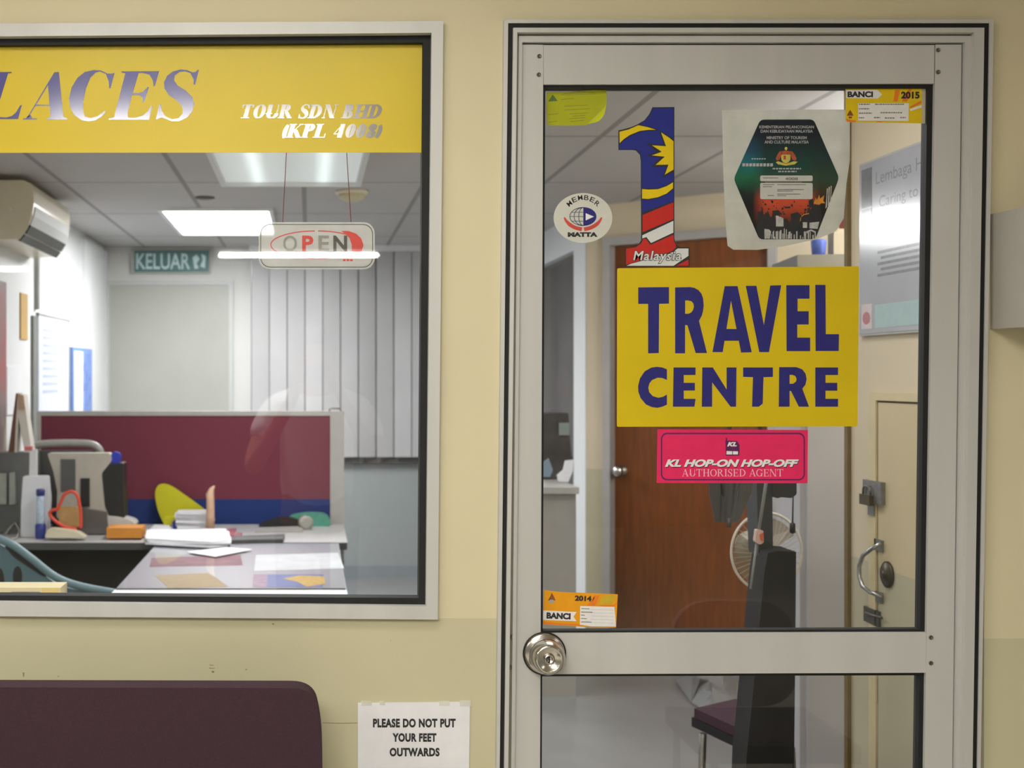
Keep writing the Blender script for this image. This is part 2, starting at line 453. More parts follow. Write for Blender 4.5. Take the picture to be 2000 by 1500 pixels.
# ------------------------------------------------------------------ the setting: office shell
YB = 6.96
mb = MB(); mb.box(-1.62, 5.2, WT, YB + .1, -0.06, 0); struct(mb.build('floor', M_floor, loc=(0, 0, 0)), 'pale grey office floor')
def ceil_mat():
    m = mat('ceiling_tiles', (192, 190, 187), 0.85, 0, 0.03, 5, 0.2)
    nt = m.node_tree; b = nt.nodes['Principled BSDF']; ramp = b.inputs['Base Color'].links[0].from_socket
    g = nt.nodes.new('ShaderNodeNewGeometry'); s = nt.nodes.new('ShaderNodeSeparateXYZ'); nt.links.new(g.outputs['Position'], s.inputs[0])
    def line(sock, off, per, wd):
        a = nt.nodes.new('ShaderNodeMath'); a.operation = 'ADD'; a.inputs[1].default_value = off; nt.links.new(sock, a.inputs[0])
        q = nt.nodes.new('ShaderNodeMath'); q.operation = 'PINGPONG'; q.inputs[1].default_value = per / 2; nt.links.new(a.outputs[0], q.inputs[0])
        l = nt.nodes.new('ShaderNodeMath'); l.operation = 'LESS_THAN'; l.inputs[1].default_value = wd; nt.links.new(q.outputs[0], l.inputs[0])
        return l.outputs[0]
    a = line(s.outputs['X'], 20.44 - 19.8, 0.61, 0.013); c = line(s.outputs['Y'], -5.04 + 12.0, 1.2, 0.012)
    mx_ = nt.nodes.new('ShaderNodeMath'); mx_.operation = 'MAXIMUM'; nt.links.new(a, mx_.inputs[0]); nt.links.new(c, mx_.inputs[1])
    mx = nt.nodes.new('ShaderNodeMix'); mx.data_type = 'RGBA'; mx.inputs[7].default_value = rgb((150, 148, 146))
    nt.links.new(mx_.outputs[0], mx.inputs[0]); nt.links.new(ramp, mx.inputs[6]); nt.links.new(mx.outputs[2], b.inputs['Base Color'])
    return m
mb = MB(); mb.box(-1.62, 5.2, WT, YB + .1, 2.5, 2.56); struct(mb.build('ceiling', ceil_mat(), loc=(0, 0, 0)), 'grey suspended ceiling of square tiles')
mb = MB(); mb.box(-1.62, 3.4, YB, YB + 0.1, 0, 2.5); struct(mb.build('wall_back', M_backw, loc=(0, 0, 0)))
mb = MB(); mb.box(-1.68, -1.56, WT, YB, 0, 2.5); struct(mb.build('wall_left', M_white, loc=(0, 0, 0)))
mb = MB(); mb.box(-1.56, -1.53, 6.05, YB, 0, 2.46); struct(mb.build('trim_1', M_white, loc=(0, 0, 0)), 'shallow white pilaster at the far end of the left office wall')
XR = 1.6
mb = MB(); mb.box(XR, XR + .1, WT, 1.24, 0, 2.5); struct(mb.build('wall_right', M_in, loc=(0, 0, 0)))
mb = MB(); mb.box(XR + .1, 5.2, 1.05, 1.15, 0, 2.5); struct(mb.build('wall_alcove', M_in, loc=(0, 0, 0)))
mb = MB(); mb.box(XR - 0.012, XR + .1, 1.24, 1.262, 0, 2.5); struct(mb.build('trim_2', mat('brown_timber_edge', (112, 92, 52), .6, 0, .12, 30), loc=(0, 0, 0)), 'thin brown timber edge of the side wall')
# the wall that cuts the corner of the room, with the brown door
A0 = Vector((1.593, 4.72)); A1 = Vector((4.6, 4.72 - 3.007 / 1.16)); AD = (A1 - A0).normalized(); AN = Vector((AD.y, -AD.x))  # AN faces the camera
if AN.y > 0: AN = -AN
def aw(s, z, o=0.0):
    p = A0 + AD * s + AN * o
    return Vector((p.x, p.y, z))
def awbox(mb, s0, s1, z0, z1, o0, o1):
    off = AN * (o1 - o0)
    mb.prism3([aw(s0, z0, o0), aw(s1, z0, o0), aw(s1, z1, o0), aw(s0, z1, o0)], (off.x, off.y, 0)); return mb
def asolve(px):
    """distance along the angled wall where frame column px meets it"""
    k = (px - VX) / F
    return (k * (D0 + A0.y) - A0.x) / (AD.x - k * AD.y)
L = (A1 - A0).length
sd0, sd1 = asolve(1196), asolve(1503)
mb = MB(); awbox(mb, 0, sd0 - .03, 0, 2.5, 0, -.1); awbox(mb, sd1 + .03, L, 0, 2.5, 0, -.1); awbox(mb, sd0 - .03, sd1 + .03, 2.29, 2.5, 0, -.1)
struct(mb.build('wall_angled', M_in, loc=(0, 0, 0)))
mb = MB(); mb.box(A0.x - .0, A0.x + .09, A0.y + .02, 5.06, 0, 2.5); struct(mb.build('wall_return', M_white, loc=(0, 0, 0)))
mb = MB(); mb.box(A0.x, A0.x + .09, 5.06, YB, 2.28, 2.5); mb.box(A0.x, A0.x + .09, 6.3, YB, 0, 2.28)
struct(mb.build('wall_inner', M_white, loc=(0, 0, 0)))
# brown door
dr = sroot('door_3', aw(sd0, 0), 'plain brown wooden door with a round steel knob')
mb = MB(); awbox(mb, sd0, sd1, 0.01, 2.26, -.03, -.07); mb.build('door_leaf', M_brown, dr)
fm = mat('grey_steel_frame', (176, 172, 168), .45, .2, .05, 15)
mb = MB(); awbox(mb, sd0 - .045, sd0, 0, 2.31, .03, -.09); awbox(mb, sd1, sd1 + .045, 0, 2.31, .03, -.09); awbox(mb, sd0, sd1, 2.26, 2.31, .03, -.09)
mb.build('door_frame', fm, dr)
kc = aw(asolve(1211), CZ + (VY - 919) * (D0 + 4.72 - .1) / F, -.03)
mb = MB(); mb.lathe([(.032, 0), (.034, .006), (.012, .01), (.012, .03), (.026, .045), (.03, .06), (.026, .075), (0, .08)], kc, (AN.x, AN.y, 0), 24)
mb.build('door_knob', M_steel, dr)
# dark doorway on the return wall
mb = MB(); mb.box(A0.x + .05, A0.x + .06, 5.06, 6.3, 0, 2.28)
struct(mb.build('window_2', mat('dark_tinted_glass', (84, 78, 74), .12, 0, .25, 3), loc=(0, 0, 0)), 'tall dark tinted interior pane beside the white wall end')
# pale door in the back wall
d2 = sroot('door_2', at(330, 1128, YB), 'pale beige door under the green exit sign')
mb = MB(); mb.prism([(214, 556), (447, 556), (447, 1127), (214, 1127)], YB - .02, YB); mb.build('door_leaf', mat('beige_door', (164, 165, 156), .5, 0, .03, 5), d2)
mb = MB(); mb.prism([(206, 548), (455, 548), (455, 556), (206, 556)], YB - .03, YB); mb.prism([(447, 556), (455, 556), (455, 1127), (447, 1127)], YB - .03, YB); mb.prism([(206, 556), (214, 556), (214, 1127), (206, 1127)], YB - .03, YB)
mb.build('door_frame', mat('pale_frame', (182, 185, 182), .5, 0, .03, 8), d2)
mb = MB(); mb.box(-1.0, 3.3, YB - .012, YB, 0, .09); struct(mb.build('baseboard_back', mat('blue_grey_skirting', (140, 148, 150), .5, 0, .05, 10), loc=(0, 0, 0)))

# ------------------------------------------------------------------ window_1
win = sroot('window_1', (0, 0, WZ0), 'large fixed window in a wide aluminium frame')
YF = -0.014
to, bo = (lambda x: 46 - .0058 * x), (lambda x: 1203.8 + .0073 * x)
ti, bi = (lambda x: 71 - .0083 * x), (lambda x: 1176 + .0096 * x)
XL, XLi = -740, -700
mb = MB()
mb.prism([(XL, to(XL)), (866, to(866)), (843, ti(843)), (XLi, ti(XLi))], YF, .05)
mb.prism([(866, to(866)), (855, bo(855)), (832, bi(832)), (843, ti(843))], YF, .05)
mb.prism([(855, bo(855)), (XL, bo(XL)), (XLi, bi(XLi)), (832, bi(832))], YF, .05)
mb.prism([(XL, bo(XL)), (XL, to(XL)), (XLi, ti(XLi)), (XLi, bi(XLi))], YF, .05)
mb.build('frame', M_alu, win, bevel=.002, seg=2)
tg, bg = (lambda x: 88 - .006 * x), (lambda x: 1163 + .0061 * x)
mb = MB(); Y2 = 0.004
mb.prism([(XLi - 4, ti(XLi) - 3), (845, ti(845) - 3), (826, tg(826)), (XLi + 16, tg(XLi))], Y2, .04)
mb.prism([(845, ti(845) - 3), (834, bi(834) + 3), (818, bg(818)), (826, tg(826))], Y2, .04)
mb.prism([(834, bi(834) + 3), (XLi - 4, bi(XLi) + 3), (XLi + 16, bg(XLi)), (818, bg(818))], Y2, .04)
mb.prism([(XLi - 4, bi(XLi) + 3), (XLi - 4, ti(XLi) - 3), (XLi + 16, tg(XLi)), (XLi + 16, bg(XLi))], Y2, .04)
mb.build('gasket', M_rub, win)
mb = MB(); mb.box(xf(XLi + 5), xf(832), .020, .026, zf(1176), zf(72)); mb.build('pane', M_glass, win)
mb = MB(); mb.box(WX0, WX1, .05, WT + .01, WZ0 - .02, WZ0 + .0005); struct(mb.build('trim_3', M_white, loc=(0, 0, 0)), 'inner window ledge')

# ------------------------------------------------------------------ door_1
door = sroot('door_1', (xf(1450), 0, 0), 'glazed aluminium office door with a steel knob')
BY = 2250
def V(xa, ya, xb, yb):
    return lambda y: xa + (xb - xa) * (y - ya) / (yb - ya)
Lx = dict(o=V(984, 100, 972, 1240), b0=V(992, 100, 979, 1240), b1=V(1002, 100, 988, 1240), a1=V(1010, 100, 996, 1240), g=V(1013, 100, 1001, 1240), s0=V(1020, 100, 1008, 1240), s1=V(1061, 150, 1056, 1240), g1=V(1065, 170, 1060, 1240))
Rx = dict(g0=V(1811, 170, 1793, 1490), g1=V(1824, 170, 1804, 1490), s1=V(1878, 100, 1860, 1490), a0=V(1885, 100, 1866, 1490), a1=V(1922, 100, 1903, 1290), b1=V(1932, 100, 1914, 1177), o=V(1940, 100, 1921, 1177))
def pi_ring(lo, li, ro, ri, yo, yi):
    return [(lo(BY), BY), (lo(yo), yo), (ro(yo), yo), (ro(BY), BY), (ri(BY), BY), (ri(yi), yi), (li(yi), yi), (li(BY), BY)]
mid = V(1903, 100, 1884, 1290)
mb = MB()
mb.prism(pi_ring(Lx['o'], Lx['b0'], Rx['o'], Rx['b1'], 38, 45), -.016, .03)
mb.prism(pi_ring(Lx['b1'], Lx['a1'], Rx['a1'], mid, 54, 63), -.020, .05)
mb.prism(pi_ring(Lx['g'], Lx['s0'], mid, Rx['a0'], 70, 82), -.008, .05)
mb.build('door_frame', M_alu, door, bevel=.0015)
mb = MB(); mb.prism(pi_ring(Lx['a1'], Lx['g'], mid, V(1902, 100, 1883, 1290), 63, 70), -.003, .05); mb.prism(pi_ring(Lx['s0'], V(1023, 100, 1011, 1240), Rx['a0'], V(1877, 100, 1859, 1490), 82, 88), .012, .05)
mb.build('frame_groove', M_alug, door)
mb = MB(); mb.prism(pi_ring(Lx['b0'], Lx['b1'], Rx['b1'], Rx['a1'], 45, 54), -.013, .03); mb.build('weather_seal', M_rub, door)
mb = MB(); mb.prism([(Lx['s0'](88), 87), (Lx['s1'](88), 87), (Lx['s1'](BY), BY), (Lx['s0'](BY), BY)], 0, .04); mb.build('stile', M_alu, door, bevel=.0012)
mb = MB(); mb.prism([(Rx['g1'](88) + 2, 87), (Rx['s1'](88), 87), (Rx['s1'](BY), BY), (Rx['g1'](BY) + 2, BY)], 0, .04); mb.build('stile', M_alu, door, bevel=.0012)
mb = MB(); mb.prism([(1061.5, 88), (1825, 88), (1824, 163), (1061.5, 165)], .0012, .04); mb.build('rail', M_alu, door, bevel=.001)
mb = MB(); mb.prism([(1056.6, 1237), (1809, 1235), (1808, 1314), (1056.2, 1317)], .0012, .04); mb.build('rail', M_alu, door, bevel=.001)
mb = MB(); mb.prism([(1053, 2020), (1796, 2020), (1794, BY), (1052, BY)], .0012, .04); mb.build('rail', M_alu, door, bevel=.001)
mb = MB(); G0 = .008
mb.prism([(1060, 163), (1826, 161), (1811, 172), (1065, 173)], G0, .03); mb.prism([(1056, 1238), (1811, 1236), (1797, 1229), (1060, 1232)], G0, .03)
mb.prism([(1058, 163), (1065, 173), (1060, 1232), (1054, 1238)], G0, .03); mb.prism([(1826, 161), (1811, 172), (1797, 1229), (1811, 1236)], G0, .03)
mb.build('gasket', M_rub, door)
mb = MB()
mb.prism([(1054, 1315), (1810, 1313), (1799, 1319), (1059, 1321)], G0, .03)
mb.prism([(1054, 1315), (1059, 1321), (1056, 2024), (1049, 2024)], G0, .03); mb.prism([(1810, 1313), (1796, 1319), (1785, 2024), (1799, 2024)], G0, .03); mb.prism([(1049, 2016), (1799, 2016), (1799, 2026), (1049, 2026)], G0, .03)
mb.build('gasket', M_rub, door)
mb = MB(); mb.box(xf(1052), xf(1830), .015, .020, zf(1240), zf(160)); mb.build('pane', M_glass, door)
mb = MB(); mb.box(xf(1050), xf(1815), .015, .020, zf(2024), zf(1312)); mb.build('pane', M_glass, door)
for (sx_, sy_, yy) in ((1053, 110, 0), (1052, 146, 0), (1832, 98, 0), (1832, 141, 0), (1818, 1245, 0), (1818, 1295, 0), (999, 1244, -.004), (997, 1303, -.004)):
    mb = MB(); p = at(sx_, sy_, yy); mb.lathe([(.0042, 0), (.0042, .0015), (.0028, .0022), (.0022, .0012), (0, .0012)], p, (0, -1, 0), 12); mb.build('screw', M_dsteel, door)
kc = at(1063, 1276, 0.0)
kn = MB(); kn.lathe([(.040, 0), (.041, .004), (.036, .008), (.017, .010), (.017, .020), (.030, .024), (.0345, .030), (.0335, .040), (.027, .056), (.0235, .058), (.021, .056), (.0095, .050)], kc, (0, -1, 0), 48)
kn = kn.build('door_knob', M_steel, door)
mb = MB(); mb.lathe([(.0405, -.001), (.0425, .002), (.0415, .0045), (.0405, .005)], kc, (0, -1, 0), 40); mb.build('base_ring', mat('dark_base_ring', (48, 44, 36), .4, .6, .1, 30), kn)  # thin dark ring around the knob base
mb = MB(); mb.lathe([(.0095, .049), (.0095, .054), (.0065, .055), (.0062, .053), (0, .053)], kc, (0, -1, 0), 24); mb.build('lock_cylinder', M_steel, kn)
mb = MB(); k0 = kc + Vector((0, -.0536, 0)); mb.box(k0.x - .0012, k0.x + .0012, k0.y - .0004, k0.y + .001, k0.z - .004, k0.z + .004); mb.build('keyhole', M_ink, kn)

# ------------------------------------------------------------------ banner film on the window
bn = thing('window_banner', at(100, 298, .028), 'yellow shop banner film across the window top reading LACES TOUR SDN BHD', 'banner')
mb = MB(); mb.prism([(XLi + 17, 86), (829, 80), (828, 298), (XLi + 17, 299)], .0192, .0199)
mb.build('film', film_mat('banner_yellow', (232, 208, 40), 1.0, 0.36, 0.25, 0.5, .03, 5), bn)
M_bfoil = foil_mat('blue_foil', (50, 50, 138), 0.075, 0.13)
M_sfoil = foil_mat('silver_foil', (128, 120, 112), 0.09, 0.13)
S1 = 4.762
LET = [
 [(-90, 146), (110, 146), (108, 155), (75, 160), (-55, 585), (-175, 585), (-50, 160), (-90, 155)],
 [(-190, 583), (-190, 574), (-60, 565), (60, 568), (110, 555), (150, 520), (185, 458), (203, 452), (168, 583)],
 [(510, 148), (548, 146), (590, 565), (628, 578), (626, 588), (432, 588), (434, 578), (470, 565), (445, 262)],
 [(505, 148), (516, 150), (264, 570), (252, 570)], [(330, 449), (462, 452), (462, 462), (324, 460)],
 [(215, 577), (345, 577), (343, 587), (213, 587)], [(262, 552), (288, 548), (300, 579), (236, 579)],
 [(1065, 155), (1028, 300), (1015, 298), (1010, 230), (985, 165), (930, 140), (890, 150), (840, 200), (800, 300), (775, 420), (770, 500), (790, 560), (840, 575), (900, 560), (950, 525), (975, 505), (985, 515), (945, 560), (890, 595), (830, 605), (760, 595), (690, 545), (650, 470), (642, 390), (665, 290), (720, 200), (790, 145), (870, 128), (940, 132), (1000, 160), (1045, 160)],
 [(1130, 140), (1480, 138), (1440, 280), (1428, 278), (1420, 220), (1390, 170), (1330, 155), (1290, 155), (1235, 340), (1290, 342), (1330, 330), (1372, 285), (1385, 288), (1340, 430), (1328, 428), (1325, 385), (1300, 362), (1228, 358), (1185, 540), (1195, 570), (1260, 572), (1330, 550), (1375, 510), (1405, 460), (1418, 462), (1385, 590), (1010, 590), (1012, 578), (1060, 568), (1165, 158), (1130, 150)],
 [(1850, 125), (1815, 265), (1800, 262), (1800, 215), (1770, 155), (1720, 140), (1670, 145), (1625, 180), (1620, 225), (1650, 270), (1730, 320), (1790, 380), (1805, 440), (1790, 510), (1740, 570), (1670, 603), (1600, 605), (1550, 585), (1510, 570), (1480, 575), (1460, 588), (1448, 585), (1482, 445), (1497, 447), (1500, 500), (1540, 560), (1600, 585), (1660, 575), (1700, 530), (1695, 470), (1650, 415), (1570, 360), (1530, 300), (1525, 240), (1555, 180), (1610, 140), (1680, 122), (1740, 128), (1790, 150), (1820, 145), (1838, 125)],
]
mb = MB()
for k, p in enumerate(LET): mb.flat(Z(p, S1, 0, 110), .0188 - .00002 * (k % 3))
mb.build('lettering', M_bfoil, bn)
mb = MB(); serif(mb, 'TOUR SDN BHD', 470, 204, 746, 231, .0188, .30, .07, .28); serif(mb, '(KPL 4008)', 551, 242, 747, 269, .0188, .30, .07, .28)
mb.build('lettering', M_sfoil, bn)

# ------------------------------------------------------------------ stickers and signs on the door glass (glass front at y = .015)
YS = .0144
def sticker(name, label, cat, px, py): return thing(name, at(px, py, YS), label, cat)
# TRAVEL CENTRE
S, OX, OY = 3.2615, 1180, 500
o = sticker('door_sign', 'large yellow sign with navy letters TRAVEL CENTRE on the door glass', 'sign', 1440, 832)
mb = MB(); mb.prism(rpoly(Z([(84, 78), (1624, 66), (1614, 1085), (82, 1088)], S, OX, OY), 3), YS - .0016, YS); mb.build('panel', M_yel, o)
TC = [
 [(217, 200), (413, 198), (413, 303), (350, 305), (348, 618), (280, 620), (280, 305), (217, 305)],
 [(452, 200), (516, 199), (515, 620), (452, 620)],
 [(515, 199), (545, 198), (575, 203), (600, 217), (620, 240), (630, 270), (634, 315), (630, 350), (622, 380), (604, 413), (655, 618), (583, 618), (530, 440), (515, 440), (515, 368), (535, 368), (552, 362), (566, 345), (572, 322), (568, 302), (555, 288), (535, 283), (515, 283)],
 [(768, 192), (823, 192), (755, 612), (690, 612)], [(790, 192), (850, 192), (940, 613), (872, 615)], [(765, 465), (855, 465), (872, 540), (755, 540)],
 [(902, 190), (970, 190), (1050, 612), (988, 612)], [(1058, 188), (1128, 186), (1050, 612), (990, 612)],
 [(1160, 186), (1308, 186), (1308, 272), (1232, 272), (1232, 352), (1303, 352), (1303, 436), (1230, 436), (1230, 520), (1312, 520), (1312, 606), (1162, 606)],
 [(1345, 184), (1410, 184), (1412, 498), (1496, 498), (1494, 605), (1347, 605)],
 [(400, 722), (400, 790), (370, 777), (340, 775), (305, 790), (288, 812), (281, 840), (287, 868), (310, 893), (345, 903), (375, 897), (400, 882), (400, 947), (370, 960), (340, 967), (305, 963), (265, 945), (232, 905), (218, 865), (216, 830), (228, 780), (258, 735), (300, 711), (335, 706), (370, 710)],
 [(442, 710), (582, 710), (582, 758), (507, 758), (507, 808), (578, 808), (578, 857), (507, 857), (507, 910), (582, 910), (575, 960), (438, 960)],
 [(625, 710), (692, 710), (780, 850), (780, 710), (843, 710), (840, 960), (805, 960), (688, 805), (688, 960), (622, 960)],
 [(885, 710), (1075, 710), (1075, 770), (1015, 772), (1010, 940), (985, 960), (942, 960), (948, 772), (885, 770)],
 [(1115, 708), (1181, 708), (1181, 960), (1112, 960)],
 [(1180, 708), (1225, 708), (1262, 722), (1283, 750), (1290, 785), (1282, 820), (1262, 845), (1305, 960), (1240, 960), (1190, 860), (1180, 860), (1180, 815), (1205, 813), (1222, 800), (1226, 783), (1218, 765), (1200, 757), (1180, 757)],
 [(1345, 710), (1490, 710), (1490, 758), (1410, 758), (1410, 808), (1485, 808), (1485, 858), (1410, 858), (1410, 910), (1490, 910), (1490, 960), (1345, 960)],
]
mb = MB()
for k, p in enumerate(TC): mb.flat(Z(p, S, OX, OY), YS - .0019 - .00002 * (k % 3))
mb.build('lettering', M_navy, o)

# numeral one decal
S, OX, OY = 4.167, 1170, 180
o = sticker('numeral_decal', 'tall cut-out numeral 1 decal in flag colours reading Malaysia on the door glass', 'decal', 1280, 520)
sil = [(435, 123), (613, 121), (613, 1185), (622, 1238), (660, 1262), (736, 1264), (738, 1420), (213, 1420), (211, 1266), (270, 1263), (318, 1243), (343, 1205), (340, 560), (333, 510), (300, 475), (270, 471), (158, 471), (158, 311), (240, 294), (310, 263), (370, 228), (410, 178)]
M_fb = mat('decal_blue', (40, 48, 136), .45, 0, .05, 40, .3); M_fy = mat('decal_yellow', (228, 198, 20), .45, 0, .04, 40, .3); M_fr = mat('decal_red', (196, 46, 38), .45, 0, .05, 40, .3); M_fw = mat('decal_white', (216, 218, 216), .45, 0, .03, 40, .3)
mb = MB(); mb.prism(Z(sil, S, OX, OY), YS - .0004, YS); mb.build('outline', M_ink, o)
y1, y2, y3 = YS - .0006, YS - .0009, YS - .0012
mb = MB(); mb.flat(Z([(440, 131), (606, 129), (606, 888), (350, 978), (347, 545), (338, 500), (303, 466), (166, 464), (166, 318), (240, 301), (313, 270), (374, 235), (415, 185)], S, OX, OY), y1); mb.build('blue_field', M_fb, o)
star = [(505, 328), (570, 370), (606, 400), (606, 630), (535, 672), (565, 590), (460, 592), (535, 525), (430, 515), (510, 485), (430, 432), (545, 440)]
bst = [(488, 312), (575, 362), (608, 385), (608, 645), (515, 695), (550, 605), (425, 610), (500, 530), (388, 517), (470, 484), (385, 418), (530, 430)]
mb = MB(); mb.flat(Z(bst, S, OX, OY), y2)
mb.flat(Z([(166, 424), (205, 390), (255, 355), (332, 322), (400, 314), (478, 312), (478, 302), (400, 278), (318, 260), (300, 272), (166, 312)], S, OX, OY), y2 + .0001)
mb.flat(Z([(348, 780), (480, 782), (550, 757), (606, 722), (606, 790), (550, 833), (480, 863), (400, 878), (348, 874)], S, OX, OY), y2 + .0001); mb.build('black_line', M_ink, o)
mb = MB(); mb.flat(Z(star, S, OX, OY), y3)
mb.flat(Z([(166, 322), (240, 304), (320, 269), (400, 286), (462, 306), (400, 307), (330, 316), (250, 349), (200, 383), (168, 415)], S, OX, OY), y3)
mb.flat(Z([(350, 788), (400, 793), (480, 790), (550, 765), (602, 734), (602, 782), (550, 825), (480, 855), (400, 869), (350, 866)], S, OX, OY), y3); mb.build('yellow_field', M_fy, o)
mb = MB(); mb.flat(Z([(354, 1000), (605, 897), (605, 1033), (354, 1140)], S, OX, OY), y1)
mb.flat(Z([(220, 1274), (300, 1262), (345, 1228), (357, 1197), (380, 1190), (418, 1242), (605, 1160), (610, 1212), (630, 1260), (600, 1290), (560, 1308), (260, 1392), (220, 1405)], S, OX, OY), y1)
mb.flat(Z([(630, 1412), (728, 1362), (728, 1412)], S, OX, OY), y1); mb.build('red_field', M_fr, o)
mb = MB(); mb.flat(Z([(352, 1165), (605, 1047), (605, 1143), (423, 1228), (386, 1180), (352, 1190)], S, OX, OY), y1)
mb.flat(Z([(225, 1413), (262, 1396), (562, 1316), (605, 1300), (640, 1272), (728, 1272), (728, 1332), (606, 1413)], S, OX, OY), y1); mb.build('white_field', M_fw, o)
bx = Z([(278, 1292), (668, 1392)], S, OX, OY)
mb = MB(); text(mb, 'Malaysia', bx[0][0] - 1.2, bx[0][1] - 1.2, bx[1][0] + 1.2, bx[1][1] + 1.2, y2, .06, .2, 0, 1.12); mb.build('lettering_outline', M_ink, o)
mb = MB(); text(mb, 'Malaysia', bx[0][0], bx[0][1], bx[1][0], bx[1][1], y3, .018, .2, 0, 1.12); mb.build('lettering', M_fw, o)

# ministry licence sticker
S, OX, OY = 5.0, 1400, 200
o = sticker('licence_sticker', 'dark hexagonal tourism ministry licence sticker on a pale backing sheet', 'sticker', 1535, 485)
mb = MB(); mb.prism(Z([(50, 75), (640, 70), (1250, 70), (1300, 190), (1300, 560), (1265, 800), (1240, 1130), (1160, 1262), (960, 1340), (640, 1408), (400, 1440), (160, 1438), (105, 1400), (80, 1100), (65, 700)], S, OX, OY), YS - .0004, YS)
mb.build('backing_sheet', film_mat('backing_film', (206, 206, 196), .72, .5, .3, .5, .08, 25), o)
def hex_mat():
    m = mat('licence_print', (60, 60, 60), .4, 0, .1, 30, .4)
    nt = m.node_tree; b = nt.nodes['Principled BSDF']; g = nt.nodes.new('ShaderNodeNewGeometry'); s = nt.nodes.new('ShaderNodeSeparateXYZ')
    nt.links.new(g.outputs['Position'], s.inputs[0])
    mp = nt.nodes.new('ShaderNodeMapRange'); mp.inputs['From Min'].default_value = at(0, 467, YS).z; mp.inputs['From Max'].default_value = at(0, 233, YS).z
    n = nt.nodes.new('ShaderNodeTexNoise'); n.inputs['Scale'].default_value = 45; n.inputs['Detail'].default_value = 5; nt.links.new(g.outputs['Position'], n.inputs['Vector'])
    ad = nt.nodes.new('ShaderNodeMath'); ad.operation = 'MULTIPLY_ADD'; ad.inputs[1].default_value = .10; nt.links.new(n.outputs['Fac'], ad.inputs[0])
    sb = nt.nodes.new('ShaderNodeMath'); sb.operation = 'ADD'; sb.inputs[1].default_value = -.05
    nt.links.new(s.outputs['Z'], mp.inputs['Value']); nt.links.new(mp.outputs[0], sb.inputs[0]); nt.links.new(sb.outputs[0], ad.inputs[2])
    def ramp(stops):
        r = nt.nodes.new('ShaderNodeValToRGB'); e = r.color_ramp.elements
        while len(e) < len(stops): e.new(.5)
        for q, (p, c) in zip(e, stops): q.position = p; q.color = rgb(c)
        nt.links.new(ad.outputs[0], r.inputs[0]); return r.outputs[0]
    lf = ramp([(0, (24, 24, 26)), (.28, (28, 26, 26)), (.40, (30, 44, 40)), (.52, (30, 104, 72)), (.64, (30, 110, 120)), (.74, (36, 74, 100)), (.9, (26, 32, 44))])
    md = ramp([(0, (26, 24, 24)), (.12, (40, 28, 24)), (.20, (150, 62, 36)), (.32, (206, 82, 52)), (.44, (70, 84, 64)), (.6, (30, 70, 62)), (.85, (28, 36, 46))])
    rt = ramp([(0, (26, 24, 24)), (.25, (30, 28, 26)), (.38, (64, 50, 34)), (.50, (48, 70, 54)), (.7, (30, 54, 54)), (.9, (26, 32, 40))])
    def mr(a, c):
        q = nt.nodes.new('ShaderNodeMapRange'); q.inputs['From Min'].default_value = at(a, 0, YS).x; q.inputs['From Max'].default_value = at(c, 0, YS).x
        nt.links.new(s.outputs['X'], q.inputs['Value']); return q.outputs[0]
    m1 = nt.nodes.new('ShaderNodeMix'); m1.data_type = 'RGBA'; nt.links.new(mr(1470, 1495), m1.inputs[0]); nt.links.new(lf, m1.inputs[6]); nt.links.new(md, m1.inputs[7])
    m2 = nt.nodes.new('ShaderNodeMix'); m2.data_type = 'RGBA'; nt.links.new(mr(1575, 1600), m2.inputs[0]); nt.links.new(m1.outputs[2], m2.inputs[6]); nt.links.new(rt, m2.inputs[7])
    nt.links.new(m2.outputs[2], b.inputs['Base Color']); return m
mb = MB(); mb.prism(rpoly(Z([(425, 168), (945, 166), (1195, 735), (962, 1335), (415, 1337), (165, 745)], S, OX, OY), 8), YS - .0008, YS - .0004); mb.build('print', hex_mat(), o)
y1 = YS - .0010
M_lg = mat('licence_text_grey', (176, 178, 180), .6, 0, .1, 80)
mb = MB()
for s_, a in (('KEMENTERIAN PELANCONGAN', (415, 226, 948, 254)), ('DAN KEBUDAYAAN MALAYSIA', (428, 266, 938, 296)), ('MINISTRY OF TOURISM', (487, 330, 878, 360)), ('AND CULTURE MALAYSIA', (466, 372, 898, 402))):
    q = Z([(a[0], a[1]), (a[2], a[3])], S, OX, OY); text(mb, s_, q[0][0], q[0][1], q[1][0], q[1][1], y1, .02)
for (a, b_, c_) in ((545, 640, 822), (600, 668, 780)):
    x = a
    while x < c_:
        w_ = random.uniform(18, 40); mb.flat(Z([(x, b_), (min(x + w_, c_), b_), (min(x + w_, c_), b_ + 14), (x, b_ + 14)], S, OX, OY), y1); x += w_ + 8
for x in range(250, 540, 34): mb.flat(Z([(x, 596), (x + 26, 594), (x + 26, 624), (x, 626)], S, OX, OY), y1)
for x in range(340, 470, 24): mb.flat(Z([(x, 546), (x + 17, 545), (x + 17, 556), (x, 557)], S, OX, OY), y1)
mb.build('lettering', M_lg, o)
mb = MB(); mb.flat(Z([(628, 510), (720, 510), (718, 560), (700, 585), (674, 596), (648, 585), (630, 560)], S, OX, OY), y1)
mb.flat(Z([(575, 585), (600, 575), (675, 600), (750, 575), (790, 580), (760, 605), (675, 618), (600, 605)], S, OX, OY), y1); mb.flat(Z(ell(676, 450, 14, 16, 10), S, OX, OY), y1)
mb.build('crest', mat('crest_yellow', (206, 190, 90), .5, 0, .1, 80), o)
mb = MB()
for q in ([(612, 480), (632, 474), (636, 510), (612, 560), (586, 572), (576, 548), (592, 510)], [(738, 480), (720, 474), (716, 510), (740, 560), (768, 572), (778, 548), (762, 510)], [(628, 480), (676, 468), (722, 480), (720, 508), (630, 508)], [(650, 520), (674, 520), (674, 560), (650, 556)]): mb.flat(Z(q, S, OX, OY), y1 - .0001)
mb.build('crest_supporter', mat('crest_orange', (176, 84, 50), .5, 0, .15, 80), o)
